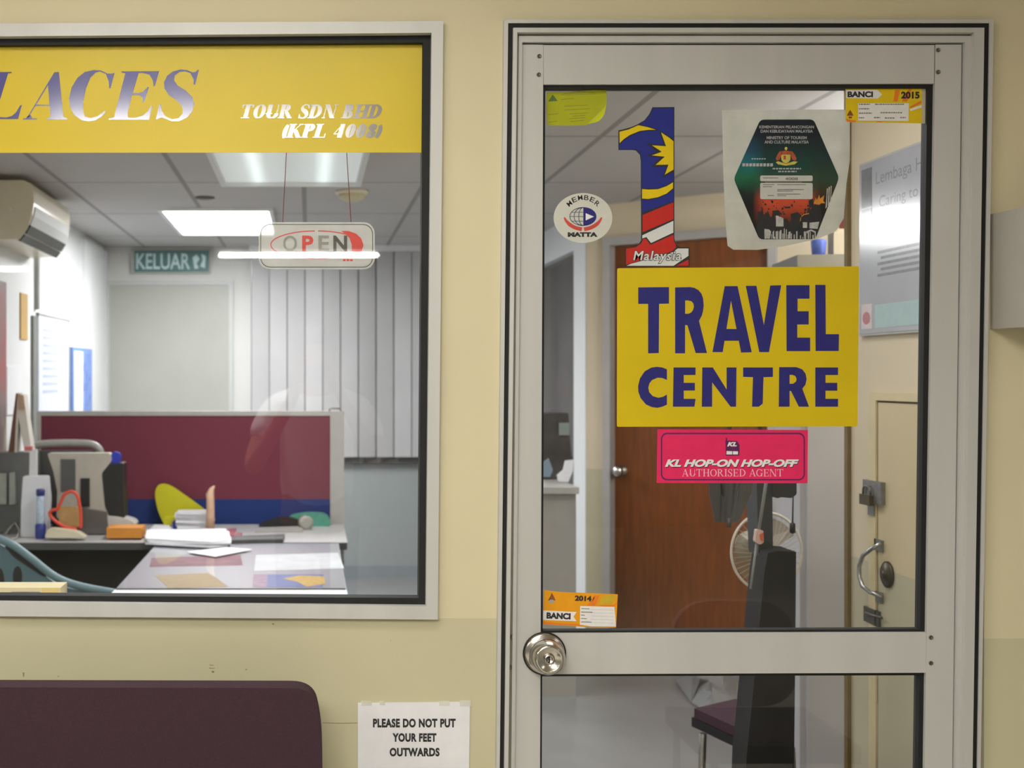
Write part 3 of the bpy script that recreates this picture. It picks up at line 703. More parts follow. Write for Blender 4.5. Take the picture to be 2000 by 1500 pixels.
mb = MB(); mb.prism(Z(rrect(424, 714, 936, 770, 14), S, OX, OY), y1, YS - .0008); mb.prism(Z(rrect(424, 786, 936, 944, 14), S, OX, OY), y1, YS - .0008)
mb.build('label_panel', mat('label_white', (196, 196, 190), .6, 0, .04, 50), o)
mb = MB(); q = Z([(666, 732), (792, 760)], S, OX, OY); text(mb, '4008', q[0][0], q[0][1], q[1][0], q[1][1], y1 - .0002, .03)
for (a, b_, c_) in ((450, 734, 600), (470, 776, 830), (450, 800, 560), (590, 800, 870), (590, 848, 850), (590, 862, 745), (590, 892, 815), (590, 908, 680), (496, 906, 560), (450, 820, 540)): mb.flat(Z([(a, b_), (c_, b_), (c_, b_ + 7), (a, b_ + 7)], S, OX, OY), y1 - .0002)
mb.build('small_print', M_inkg, o)
mb = MB()
for q in ([(465, 1235), (510, 1240), (530, 1260), (520, 1330), (465, 1330)], [(578, 1100), (600, 1110), (650, 1130), (652, 1212), (578, 1212)], [(545, 1265), (560, 1250), (560, 1330), (545, 1330)], [(575, 1260), (600, 1255), (600, 1335), (575, 1335)], [(615, 1250), (632, 1245), (632, 1335), (615, 1335)], [(655, 1230), (664, 1230), (664, 1335), (655, 1335)], [(675, 1240), (684, 1240), (684, 1335), (675, 1335)], [(700, 1265), (720, 1260), (720, 1330), (700, 1330)], [(840, 1170), (882, 1170), (882, 1225), (840, 1225)], [(850, 1260), (868, 1260), (874, 1335), (850, 1335)], [(905, 1175), (1000, 1165), (985, 1235), (905, 1230)], [(1075, 840), (1085, 840), (1075, 1020), (1062, 1040)], [(1092, 825), (1104, 825), (1098, 1000), (1084, 1010)], [(1112, 815), (1122, 815), (1118, 960), (1106, 980)], [(870, 1260), (920, 1240), (970, 1262), (960, 1275), (920, 1255), (880, 1280)]): mb.flat(Z(q, S, OX, OY), y1)
rs = random.Random(11)
x = 470
while x < 960:
    w_ = rs.uniform(5, 14); h_ = rs.uniform(15, 75)
    mb.flat(Z([(x, 1335 - h_), (x + w_, 1335 - h_ - 4), (x + w_, 1333), (x, 1333)], S, OX, OY), y1 - .0001); x += w_ + rs.uniform(8, 26)
mb.build('skyline', mat('print_white', (176, 176, 172), .6, 0, .25, 70), o)
mb = MB()
for q in ([(540, 1060), (600, 1050), (640, 1095), (560, 1110)], [(720, 1090), (790, 1070), (830, 1110), (780, 1190), (730, 1180)], [(660, 1020), (720, 1016), (716, 1034), (664, 1036)], [(895, 960), (940, 940), (950, 1020), (905, 1030)]): mb.flat(Z(q, S, OX, OY), y1)
rs = random.Random(5); top = []; x = 400
while x <= 1030:
    base = 1110 - 60 * math.exp(-((x - 420) / 80) ** 2) - 120 * math.exp(-((x - 1000) / 110) ** 2) + 60 * math.exp(-((x - 700) / 60) ** 2)
    top.append((x, base + rs.uniform(-34, 34))); x += rs.uniform(7, 16)
mb.flat(Z(top + [(1020, 1180), (960, 1328), (420, 1328), (385, 1240)], S, OX, OY), y1 + .0001)
for k in range(26):
    cx_, cy_ = rs.uniform(430, 930), rs.uniform(960, 1090); r1 = rs.uniform(5, 13)
    mb.flat(Z([(cx_ + r1 * rs.uniform(.5, 1.3) * math.cos(a), cy_ + r1 * rs.uniform(.5, 1.3) * math.sin(a)) for a in [2 * PI * q / 7 for q in range(7)]], S, OX, OY), y1 + .00005)
mb.build('tree_silhouette', M_ink, o)
mb = MB(); mb.flat(Z([(945, 990), (965, 930), (980, 950), (1000, 900), (1010, 940), (1050, 905), (1040, 960), (1060, 985), (1020, 985), (1000, 1000)], S, OX, OY), y1)
for q in stroke([(815, 1160), (820, 1120), (850, 1095), (900, 1085)], 9): mb.flat(Z(q, S, OX, OY), y1)
mb.build('flame_print', mat('print_orange', (206, 132, 44), .6, 0, .2, 60), o)

# census stickers
M_by = mat('census_yellow', (230, 198, 24), .45, 0, .05, 40, .3); M_bo = mat('census_orange', (236, 160, 24), .45, 0, .05, 40, .3); M_br = mat('census_red_stripe', (238, 130, 44), .5, 0, .1, 40, .3); M_cr = mat('census_crest', (130, 72, 30), .6, 0, .2, 80)
S, OX, OY = 5.0, 1600, 20
o = sticker('census_sticker', 'yellow rectangular sticker reading BANCI 2015 at the top corner of the door glass', 'sticker', 1730, 240)
mb = MB(); mb.prism(Z([(255, 762), (700, 752), (1000, 750), (1040, 768), (1046, 800), (1040, 1105), (980, 1106), (275, 1092), (255, 1072)], S, OX, OY), YS - .0003, YS); mb.build('film', film_mat('clear_sticker', (220, 206, 180), .6, .4), o)
mb = MB(); mb.flat(Z([(258, 765), (1000, 758), (1000, 1104), (275, 1090), (258, 1070)], S, OX, OY), YS - .0005); mb.build('card', M_by, o)
mb = MB()
for q in ([(740, 780), (790, 776), (765, 890), (725, 890)], [(810, 890), (830, 830), (875, 770), (905, 770), (860, 890)], [(880, 945), (998, 880), (998, 908), (900, 955)], [(258, 1060), (360, 1078), (360, 1092), (275, 1090)], [(560, 1084), (620, 1086), (600, 1094), (560, 1093)]): mb.flat(Z(q, S, OX, OY), YS - .0007)
mb.build('stripe', M_br, o)
mb = MB(); mb.flat(Z([(265, 780), (570, 777), (615, 825), (570, 862), (265, 858)], S, OX, OY), YS - .0008); mb.flat(Z([(380, 908), (876, 908), (872, 1082), (380, 1078)], S, OX, OY), YS - .0008); mb.flat(Z([(885, 965), (1000, 925), (1000, 950), (890, 985)], S, OX, OY), YS - .0008); mb.build('label_panel', M_wink, o)
mb = MB(); q = Z([(277, 792), (525, 850)], S, OX, OY); text(mb, 'BANCI', q[0][0], q[0][1], q[1][0], q[1][1], YS - .0010, .05); q = Z([(800, 794), (980, 864)], S, OX, OY); text(mb, '2015', q[0][0], q[0][1], q[1][0], q[1][1], YS - .0010, .05); mb.build('lettering', M_ink, o)
mb = MB()
for (a, b_, c_) in ((388, 918, 495), (545, 918, 830), (388, 962, 490), (388, 1005, 515), (598, 1000, 810), (388, 1050, 440), (535, 1048, 595), (640, 1052, 735), (790, 1048, 845)):
    x = a
    while x < c_:
        w_ = random.uniform(10, 26); mb.flat(Z([(x, b_ - 5), (min(x + w_, c_), b_ - 5), (min(x + w_, c_), b_ + 6), (x, b_ + 6)], S, OX, OY), YS - .0010); x += w_ + 5
mb.build('small_print', M_inkg, o)
mb = MB(); mb.flat(Z([(302, 972), (320, 1000), (336, 1030), (270, 1030), (285, 1000)], S, OX, OY), YS - .0008); mb.flat(Z([(285, 1038), (322, 1038), (318, 1056), (290, 1056)], S, OX, OY), YS - .0008); mb.build('crest', M_cr, o)
S, OX, OY = 6.667, 960, 1130
o = sticker('census_sticker', 'orange rectangular sticker reading BANCI 2014 at the bottom corner above the knob', 'sticker', 1132, 1225)
mb = MB(); mb.prism(Z([(685, 150), (860, 172), (1645, 205), (1622, 638), (1280, 632), (670, 596)], S, OX, OY), YS - .0004, YS); mb.build('card', M_bo, o)
mb = MB()
for q in ([(1335, 225), (1410, 215), (1350, 355), (1295, 350)], [(1240, 345), (1290, 300), (1330, 240), (1345, 240), (1290, 352)], [(1400, 350), (1600, 345), (1640, 290), (1640, 330), (1600, 362), (1400, 362)], [(680, 560), (900, 585), (1200, 600), (1200, 615), (680, 590)]): mb.flat(Z(q, S, OX, OY), YS - .0006)
mb.build('stripe', M_br, o)
mb = MB(); mb.flat(Z([(1440, 225), (1640, 215), (1560, 330), (1400, 345)], S, OX, OY), YS - .0006); mb.build('yellow_patch', mat('census_olive', (206, 170, 40), .5, 0, .1, 50), o)
mb = MB(); mb.flat(Z([(672, 415), (1110, 435), (1068, 495), (1108, 556), (672, 540)], S, OX, OY), YS - .0007); mb.flat(Z([(1155, 358), (1600, 368), (1620, 625), (1290, 622), (1150, 600)], S, OX, OY), YS - .0007); mb.build('label_panel', M_wink, o)
mb = MB(); q = Z([(716, 445), (1030, 528)], S, OX, OY); text(mb, 'BANCI', q[0][0], q[0][1], q[1][0], q[1][1], YS - .0010, .055, 0, .04); q = Z([(1085, 224), (1302, 294)], S, OX, OY); text(mb, '2014', q[0][0], q[0][1], q[1][0], q[1][1], YS - .0010, .05, 0, .04); mb.build('lettering', M_ink, o)
mb = MB()
for (a, b_, c_) in ((1170, 392, 1275), (1165, 436, 1315), (1165, 476, 1215), (1165, 520, 1240), (1165, 565, 1300)): mb.flat(Z([(a, b_ - 6), (c_, b_ - 2), (c_, b_ + 8), (a, b_ + 4)], S, OX, OY), YS - .0009)
mb.build('small_print', M_inkg, o)
mb = MB()
for b_ in (400, 443, 484, 528, 572): mb.flat(Z([(1290, b_), (1590, b_ + 8), (1590, b_ + 12), (1290, b_ + 4)], S, OX, OY), YS - .0009)
mb.build('ruled_line', mat('pale_rule', (190, 190, 190), .6), o)
mb = MB(); mb.flat(Z([(785, 185), (810, 230), (835, 285), (735, 285), (765, 230)], S, OX, OY), YS - .0007); mb.build('crest', M_cr, o)
mb = MB(); mb.flat(Z(ell(782, 298, 36, 24, 16), S, OX, OY), YS - .0008); mb.build('crest_shield', M_grey, o)

# yellow-green notice with the lifted corner
S, OX, OY = 11.11, 1040, 160
o = sticker('notice_slip', 'small yellow-green notice slip with a curled corner on the door glass', 'notice', 1125, 246)
M_yg = film_mat('notice_yellow_green', (200, 204, 30), 1.0, .6, .3, .3, .04, 30)
mb = MB(); mb.prism(Z([(310, 235), (800, 215), (1600, 155), (1608, 300), (1600, 520), (1200, 910), (1180, 942), (760, 950), (330, 945), (305, 600)], S, OX, OY), .0208, .0212); mb.build('sheet', M_yg, o)
mb = MB()
fp = Z([(1600, 520), (1565, 690), (1500, 790), (1440, 850), (1320, 890), (1200, 912)], S, OX, OY); mid_ = Z([(1600, 520), (1520, 600), (1440, 680), (1360, 760), (1280, 835), (1200, 910)], S, OX, OY)
for i in range(5): mb.poly3([at(*mid_[i], .0210), at(*mid_[i + 1], .0210), at(*fp[i + 1], .024 if i < 4 else .0210), at(*fp[i], .024 if i > 0 else .0210)])
mb.build('curled_corner', M_yg, o)
mb = MB()
M_olive = mat('notice_faint_print', (158, 160, 36), .7, 0, .1, 90)
for (a, b_, c_) in ((680, 245, 1340), (620, 275, 1380), (620, 375, 900), (690, 520, 1210), (690, 600, 1260), (800, 690, 1200), (860, 740, 1160), (800, 790, 1150), (340, 705, 560), (340, 870, 530), (820, 850, 1120)):
    mb.flat(Z([(a, b_), (c_, b_ - 25), (c_, b_ - 8), (a, b_ + 17)], S, OX, OY), .02075)
mb.build('small_print', M_olive, o)
mb = MB(); mb.flat(Z([(440, 270), (550, 415), (340, 425)], S, OX, OY), .02074); mb.build('triangle_mark', mat('notice_green', (84, 116, 40), .6, 0, .1, 60), o)

# member sticker
S, OX, OY = 11.54, 1060, 360
o = sticker('member_sticker', 'white oval sticker with globe and red hands reading MEMBER', 'sticker', 1138, 474)
mb = MB(); mb.prism(Z(ell(908, 758, 662, 562, 56), S, OX, OY), YS - .0004, YS); mb.build('disc', mat('sticker_white', (208, 208, 198), .5, 0, .03, 50), o)
mb = MB()
for k, ch in enumerate('MEMBER'):
    a = math.radians(-90 + (k - 2.5) * 19.0); cx, cy = 915 + 425 * math.cos(a) * 1.0, 725 + 430 * math.sin(a)
    q = Z([(cx - 52, cy - 56), (cx + 52, cy + 56)], S, OX, OY); text(mb, ch, q[0][0], q[0][1], q[1][0], q[1][1], YS - .0007, .01, 0, (a + PI / 2) * .85)
q = Z([(565, 1080), (1235, 1185)], S, OX, OY); text(mb, 'MATTA', q[0][0], q[0][1], q[1][0], q[1][1], YS - .0007, .07)
mb.build('lettering', M_ink, o)
mb = MB()
for rx in (300, 205, 100):
    for q in stroke(ell(912, 725, rx, 203, 24, 90, 270), 17): mb.flat(Z(q, S, OX, OY), YS - .0007)
for yy in (630, 725, 830):
    hw = 300 * math.sqrt(max(0, 1 - ((yy - 725) / 203) ** 2)); mb.flat(Z([(912 - hw, yy - 7), (912, yy - 7), (912, yy + 7), (912 - hw, yy + 7)], S, OX, OY), YS - .00072)
mb.build('globe_lines', mat('globe_grey', (84, 92, 104), .5, 0, .1, 60), o)
mb = MB(); mb.flat(Z(ell(915, 725, 295, 210, 24, -90, 90), S, OX, OY), YS - .0007); mb.build('globe', M_navy, o)
mb = MB(); mb.flat(Z([(968, 650), (1155, 728), (968, 815)], S, OX, OY), YS - .0009); mb.build('arrow', M_wink, o)
mb = MB()
for sgn in (-1, 1):
    pp = [(908 + sgn * x, y) for x, y in ((420, 745), (380, 820), (300, 905), (190, 970), (90, 1000), (25, 1015))]
    for q in stroke(spline(pp, 4), [30 + 55 * min(1, i / 8) for i in range(21)]): mb.flat(Z(q, S, OX, OY), YS - .0007)
mb.build('hands', mat('hand_red', (206, 74, 62), .5, 0, .05, 60), o)

# pink agent sticker
S, OX, OY = 6.25, 1270, 830
o = sticker('agent_sticker', 'bright pink rectangular sticker reading KL HOP-ON HOP-OFF below the yellow sign', 'sticker', 1430, 943)
mb = MB(); mb.prism(Z([(88, 52), (1925, 62), (1920, 712), (80, 708)], S, OX, OY), YS - .0004, YS); mb.build('panel', mat('sticker_pink', (232, 44, 100), .4, 0, .05, 30, .4), o)
out_, in_ = rrect(130, 95, 1888, 676, 75), rrect(146, 112, 1872, 660, 62)
mb = MB()
for i in range(len(out_)): j = (i + 1) % len(out_); mb.flat(Z([out_[i], out_[j], in_[j], in_[i]], S, OX, OY), YS - .0006)
M_pur = mat('sticker_purple', (92, 26, 88), .5, 0, .1, 60)
mb.flat(Z([(918, 190), (1060, 195), (1088, 240), (1092, 300), (1085, 372), (922, 376)], S, OX, OY), YS - .0006); mb.flat(Z([(922, 155), (938, 155), (938, 192), (922, 192)], S, OX, OY), YS - .0006)
mb.build('border', M_pur, o)
mb = MB(); q = Z([(188, 428), (1822, 522)], S, OX, OY); text(mb, 'KL HOP-ON HOP-OFF', q[0][0], q[0][1], q[1][0], q[1][1], YS - .0006, .05, .3); mb.build('lettering_shadow', M_pur, o)
mb = MB(); q = Z([(180, 420), (1815, 512)], S, OX, OY); text(mb, 'KL HOP-ON HOP-OFF', q[0][0], q[0][1], q[1][0], q[1][1], YS - .0008, .05, .3)
q = Z([(938, 208), (1058, 262)], S, OX, OY); text(mb, 'KL', q[0][0], q[0][1], q[1][0], q[1][1], YS - .0008, .06, .3)
mb.flat(Z([(932, 318), (1000, 320), (1000, 360), (930, 360)], S, OX, OY), YS - .0008); mb.flat(Z([(1008, 320), (1072, 322), (1070, 360), (1008, 360)], S, OX, OY), YS - .0008)
mb.build('lettering', M_wink, o)
mb = MB(); a_, b_ = Z([(388, 540), (1622, 628)], S, OX, OY); serif(mb, 'AUTHORISED AGENT', a_[0], a_[1], b_[0], b_[1], YS - .0008, .13, .05); mb.build('lettering', mat('pale_pink_ink', (248, 190, 204), .5, 0, .03, 60), o)

# ------------------------------------------------------------------ corridor side: paper notice, bench, wall box
o = thing('paper_notice', at(808, 1560, -.002), 'white paper notice asking PLEASE DO NOT PUT YOUR FEET OUTWARDS taped to the wall', 'notice')
mb = MB(); mb.prism([(699, 1373), (918, 1371), (914, 1640), (699, 1642)], -.003, -.0005); mb.build('sheet', M_paper, o)
mb = MB()
for s_, a in (('PLEASE DO NOT PUT', (728.5, 1403.5, 890, 1421)), ('YOUR FEET', (766.5, 1432, 852.5, 1449)), ('OUTWARDS', (761, 1460.5, 858.5, 1477.5))): text(mb, s_, a[0], a[1], a[2], a[3], -.0034, .05, 0, 0, 1.09)
mb.build('lettering', M_ink, o)
mb = MB()
for a in ((706, 1369, 726, 1378), (742, 1369, 752, 1377), (858, 1369, 878, 1378), (898, 1368, 920, 1380)): mb.prism([(a[0], a[1]), (a[2], a[1]), (a[2], a[3]), (a[0], a[3])], -.0038, -.0032)
mb.build('tape', film_mat('clear_tape', (240, 240, 230), .35, .15), o)

bench = thing('waiting_bench', (-.72, -.35, 0), 'long waiting bench with a dark purple upholstered back against the wall', 'bench')
M_purp = mat('purple_fabric', (66, 47, 55), .9, 0, .10, 260, .2, .4)
mb = MB(); YBk = -.155
pts = rpoly([(-850, 1340), (612, 1344), (629, 1420), (632, 1720), (-850, 1720)], 44, 8)
mb.prism(pts, YBk, -.10); mb.build('backrest', M_purp, bench, bevel=.026, seg=6)
mb = MB(); mb.box(-1.46, .03, -.66, -.20, .38, .46); mb.build('seat', M_purp, bench, bevel=.02, seg=3)
for x in (-1.4, -.04):
    mb = MB(); mb.tube([(x, -.14, .0), (x, -.12, .45), (x, -.09, .62)], .014); mb.build('leg', M_dsteel, bench)
    mb = MB(); mb.tube([(x, -.62, .0), (x, -.62, .385)], .014); mb.build('leg', M_dsteel, bench)
mb = MB(); mb.tube([(-1.42, -.4, .37), (-.02, -.4, .37)], .016); mb.build('rail', M_dsteel, bench)

bx_ = thing('wall_box', (1.45, -.06, 1.6), 'plain grey wall-mounted dispenser box right of the glazed door', 'box')
mb = MB(); X0 = xf(1934); mb.box(X0, X0 + .26, -.15, 0, zf(643), zf(419)); mb.build('housing', mat('box_grey', (176, 172, 164), .45, 0, .03, 12), bx_, bevel=.008, seg=3)
mb = MB(); mb.box(X0 + .03, X0 + .23, -.153, -.148, zf(600), zf(470)); mb.build('front_panel', mat('box_panel', (160, 156, 150), .4, 0, .03, 12), bx_, bevel=.002)

# corridor light fittings (tubes seen as reflections; some panels added out of view)
M_tube = emit_mat('fluorescent_tube', (1.0, 0.98, 0.94), 42.0)
def batten(name, x0, x1, y, z, label, grp=None, zc=2.65, em=None):
    o = thing(name, ((x0 + x1) / 2, y, z), label, 'light', grp)
    mb = MB(); mb.tube([(x0, y, z), (x1, y, z)], .02, 12); mb.build('tube', em or M_tube, o)
    mb = MB(); mb.box(x0 - .03, x1 + .03, y - .04, y + .04, z + .035, z + .10); mb.build('batten_housing', M_white, o)
    for x in (x0 - .02, x1 - .01):
        mb = MB(); mb.box(x, x + .03, y - .018, y + .018, z - .022, z + .04); mb.build('lamp_holder', M_white, o)
    for x in (x0 + .25, x1 - .25):
        mb = MB(); mb.tube([(x, y, z + .1), (x, y, zc)], .006); mb.build('hanger', M_white, o)
    return o
batten('tube_light', -.70, .53, -7.04, 2.45, 'corridor tube light whose reflection crosses the OPEN sign')
batten('tube_light', -3.66, -2.44, -8.28, 2.45, 'corridor tube light whose reflection shows under the air conditioner')

def panel_light(x, y, z, sx, sy, label, emit, style='prism'):
    o = thing('ceiling_light', (x, y, z), label, 'light')
    mb = MB(); t = .025
    mb.box(x - sx / 2 - t, x + sx / 2 + t, y - sy / 2 - t, y - sy / 2, z, z + .075); mb.box(x - sx / 2 - t, x + sx / 2 + t, y + sy / 2, y + sy / 2 + t, z, z + .075)
    mb.box(x - sx / 2 - t, x - sx / 2, y - sy / 2, y + sy / 2, z, z + .075); mb.box(x + sx / 2, x + sx / 2 + t, y - sy / 2, y + sy / 2, z, z + .075)
    mb.build('light_frame', M_white, o)
    mb = MB(); mb.box(x - sx / 2, x + sx / 2, y - sy / 2, y + sy / 2, z + .02, z + .026); mb.build('diffuser', emit, o)
    return o
def twin_tube_mat():
    m = emit_mat('twin_tube_diffuser', (.84, 1.0, .97), .6)
    nt = m.node_tree; b = nt.nodes['Principled BSDF']
    g = nt.nodes.new('ShaderNodeTexCoord'); s = nt.nodes.new('ShaderNodeSeparateXYZ'); nt.links.new(g.outputs['Generated'], s.inputs[0])
    pp = nt.nodes.new('ShaderNodeMath'); pp.operation = 'PINGPONG'; pp.inputs[1].default_value = .25; nt.links.new(s.outputs['X'], pp.inputs[0])
    r = nt.nodes.new('ShaderNodeValToRGB'); e = r.color_ramp.elements
    e[0].position = 0; e[0].color = (.2, .2, .2, 1); e[1].position = .25; e[1].color = (.8, .8, .8, 1); q = e.new(.17); q.color = (.3, .3, .3, 1)
    nt.links.new(pp.outputs[0], r.inputs[0]); nt.links.new(r.outputs[0], b.inputs['Emission Strength'])
    return m
panel_light(-.25, -.98, 2.575, 1.2, .42, 'corridor ceiling light nearest the glazed door', emit_mat('corridor_diffuser', WARM, 3))
panel_light(-.47, -2.88, 2.575, 1.25, .62, 'corridor ceiling light above the person with the camera', emit_mat('corridor_diffuser_mid', WARM, 18))
panel_light(1.0, -4.6, 2.575, .34, 1.2, 'added unseen corridor ceiling light farther down the passage', emit_mat('added_diffuser_far', WARM, 3))  # unseen fitting added to go with the far fill lamp
panel_light(-2.7, -2.0, 2.575, .5, 1.2, 'added unseen corridor light to the left of the window', emit_mat('added_diffuser_side', WARM, 3))  # unseen fitting made for the added facade-wash lamp
panel_light(3.3, -2.2, 2.575, .5, 1.2, 'added unseen corridor light to the right of the wall box', emit_mat('added_diffuser_end', WARM, 3))  # unseen fitting around the weak added lamp on this side
panel_light(-.09, 2.92, 2.43, .62, 1.18, 'ribbed twin-tube office ceiling light just under the yellow banner', twin_tube_mat())
panel_light(-.55, 5.40, 2.48, .62, 1.2, 'glaring white office ceiling light above the maroon screen', emit_mat('bright_diffuser', COOL, 14))
batten('tube_light', 2.0, 3.2, 1.62, 2.33, 'added unseen tube light in the alcove beside the steel cabinet', zc=2.5, em=emit_mat('added_office_tube', COOL, 110))  # added tube out of view, lifting the angled wall and its ceiling
batten('tube_light', 2.2, 3.2, 2.6, 2.33, 'added unseen tube light hung near the brown door', zc=2.5, em=MATS.setdefault('added_alcove_tube', emit_mat('added_alcove_tube', COOL, 85)))  # second tube added out of view for the same corner
panel_light(.85, .62, 2.45, .6, .8, 'added unseen ceiling light just inside the glazed door', emit_mat('added_entry_diffuser', COOL, 3))  # unseen panel added for the entry fill lamp
panel_light(-.75, .62, 2.45, .6, .8, 'added unseen ceiling light just inside the window', emit_mat('added_front_diffuser', COOL, 3))  # unseen panel added to light the front of the room

# ------------------------------------------------------------------ office: ceiling and wall fittings
def yd(d): return d - D0
# air conditioner
acy0, acy1 = 3.58, 4.48
ac = thing('air_conditioner', (-1.56, acy0, 2.17), 'cream wall-mounted split air conditioner high on the left office wall', 'air conditioner')
p = [(-1.56, 2.47), (-1.385, 2.47), (-1.352, 2.455), (-1.338, 2.42), (-1.336, 2.36), (-1.345, 2.30), (-1.372, 2.235), (-1.408, 2.185), (-1.56, 2.178)]
mb = MB(); mb.prism3([(x, acy0, z) for x, z in p], (0, acy1 - acy0, 0)); mb.build('casing', mat('ac_cream', (222, 212, 186), .3, 0, .02, 6), ac, bevel=.012, seg=3)
mb = MB(); q = [(-1.3385, 2.345), (-1.333, 2.345), (-1.340, 2.298), (-1.362, 2.247), (-1.3665, 2.249), (-1.346, 2.298)]
mb.prism3([(x, acy0 + .03, z) for x, z in q], (0, acy1 - acy0 - .06, 0)); mb.build('front_panel', M_white, ac)
for k, (a, b_) in enumerate((((-1.360, 2.256), (-1.384, 2.216)), ((-1.388, 2.211), (-1.413, 2.180)))):
    mb = MB(); mb.prism3([(a[0] + .006, acy0 + .02, a[1] - .004), (b_[0] + .006, acy0 + .02, b_[1] - .004), (b_[0] - .012, acy0 + .02, b_[1] + .006), (a[0] - .012, acy0 + .02, a[1] + .006)], (0, acy1 - acy0 - .04, 0)); mb.build('louver', M_black, ac)
mb = MB(); mb.lathe([(.006, 0), (.005, .004), (0, .005)], (-1.45, acy0, 2.33), (0, -1, 0), 12); mb.build('indicator', M_wink, ac)
# pipe trunking dropping from the unit
mb = MB(); mb.box(-1.56, -1.535, yd(7.02), yd(7.06), 1.9, 2.2); tag(mb.build('pipe_trunking', mat('trunking_grey', (170, 172, 170), .5), None), 'thin grey pipe cover dropping below the air conditioner', 'pipe')
mb = MB(); mb.box(-1.56, -1.545, yd(6.93), yd(7.05), .74, 1.86); tag(mb.build('cork_strip', mat('strip_grey', (118, 120, 116), .6), None), 'dark grey vertical strip on the left office wall', 'strip')
mb = MB(); mb.box(-1.56, -1.552, yd(6.66), yd(6.82), 1.72, 1.97); tag(mb.build('wall_tag', mat('tag_tan', (196, 160, 92), .7), None), 'narrow tan paper slip hanging on the left office wall', 'tag')
mb = MB(); mb.box(-1.56, -1.553, yd(6.36), yd(6.68), 1.32, 1.57); tag(mb.build('wall_paper', M_paper, None), 'white paper sheet pinned low behind the tent calendar', 'paper')
def poster_mat():
    m = mat('poster_print', (170, 120, 110), .5, 0, .3, 3)
    r = [n for n in m.node_tree.nodes if n.type == 'VALTORGB'][0].color_ramp
    r.elements[0].color = rgb((168, 84, 84)); r.elements[1].color = rgb((196, 186, 160)); e = r.elements.new(.5); e.color = rgb((128, 112, 112))
    return m
mb = MB(); mb.box(-1.56, -1.552, yd(5.9), yd(6.34), 1.05, 2.0); tag(mb.build('wall_poster', poster_mat(), None), 'faded red and orange poster at the far left of the window view', 'poster')
# notice boards on the left wall
nb = thing('notice_board', (-1.55, yd(7.5), 1.3), 'pale blue schedule board on the bright left wall', 'board')
mb = MB(); mb.box(-1.56, -1.548, yd(7.08), yd(7.95), 1.28, 1.872); mb.build('board_panel', mat('board_pale', (206, 212, 232), .6, 0, .03, 20), nb)
mb = MB(); mb.box(-1.56, -1.543, yd(7.06), yd(7.97), 1.872, 1.884); mb.box(-1.56, -1.543, yd(7.95), yd(7.97), 1.27, 1.884); mb.build('board_frame', M_grey, nb)
mb = MB()
for k in range(9): mb.box(-1.5478, -1.5474, yd(7.18), yd(7.62), 1.78 - k * .045, 1.80 - k * .045)
mb.build('ruled_print', mat('print_lilac', (172, 180, 214), .7), nb)
nb = thing('picture_board', (-1.53, yd(8.3), 1.3), 'blue edged picture board left of the white pilaster', 'board')
mb = MB(); mb.box(-1.56, -1.525, yd(7.98), yd(8.68), 1.26, 1.71); mb.build('board_frame', mat('frame_blue', (120, 150, 210), .5), nb)
mb = MB(); mb.box(-1.525, -1.522, yd(8.02), yd(8.32), 1.27, 1.685); mb.build('sheet', M_paper, nb)
mb = MB()
for k in range(6): mb.box(-1.525, -1.5215, yd(8.36) + (k % 2) * .1, yd(8.52) + (k % 2) * .1, 1.29 + k * .065, 1.345 + k * .065)
mb.build('photo_print', mat('photo_blue', (116, 140, 206), .5, 0, .3, 20), nb)

# exit sign and blinds on the back wall
ex = thing('exit_sign', at(336, 532, YB - .04), 'green exit sign with pale letters KELUAR above the beige door', 'sign')
mb = MB(); mb.pbox(256, 411, 485, 534, YB - .035, .035); mb.build('sign_frame', M_grey, ex)
mb = MB(); mb.pbox(262, 408, 489, 531, YB - .04, .005); mb.build('panel', mat('exit_green', (70, 112, 110), .4, 0, .08, 10), ex)
mb = MB(); text(mb, 'KELUAR', 266, 495, 371, 526, YB - .0415, .015)
for q in ([(376, 503), (384, 497), (390, 506), (384, 514), (388, 524), (380, 525), (378, 514)], [(393, 496), (402, 500), (400, 524), (391, 520), (396, 508)]): mb.flat(q, YB - .0415)
mb.build('lettering', mat('exit_letters', (190, 212, 212), .5), ex)
vb = thing('vertical_blind', at(740, 893, YB - .1), 'long off-white vertical fabric blind on the back office wall', 'blind')
M_bl = film_mat('blind_fabric', (196, 196, 196), 1.0, .8, .12, .2, .04, 3)
xb0, xb1 = at(492, 0, YB - .1).x, 1.5
mb = MB(); zt, zb = at(0, 490, YB - .1).z, at(0, 893, YB - .1).z
x = xb0; wsl = .127
while x < xb1:
    a = random.uniform(-.012, .02)
    mb.prism3([(x, YB - .085 - a, zb), (x + wsl * .5, YB - .093 - a, zb), (x + wsl, YB - .085 + a, zb), (x + wsl, YB - .085 + a, zt), (x + wsl * .5, YB - .093 - a, zt), (x, YB - .085 - a, zt)][:1] + [(x + wsl, YB - .085 + a, zb), (x + wsl, YB - .085 + a, zt), (x, YB - .085 - a, zt)], (0, .002, 0))
    x += wsl + .0065
mb.build('slats', M_bl, vb)
mb2 = MB(); mb2.box(xb0 - .01, xb1, YB - .02, YB, zb - .05, zt + .03); struct(mb2.build('blind_backing', mat('slat_gap_shade', (118, 120, 124), .2, 0, .1, 2), loc=(0, 0, 0)), 'dark backing added for the shade between the blind slats')  # dark sheet giving the shade lines between the slats
mb = MB(); mb.box(xb0 - .02, xb1, YB - .12, YB - .03, zt, zt + .04); mb.build('head_rail', M_white, vb)
mb = MB(); mb.box(at(662, 0, YB).x, xb1, YB - .05, YB, zb - .05, zb + .06); struct(mb.build('trim_4', mat('blind_shadow_line', (84, 84, 82), .6), loc=(0, 0, 0)), 'dark strip painted as the shadow line under the blind')  # dark strip standing in for the shadow under the blind
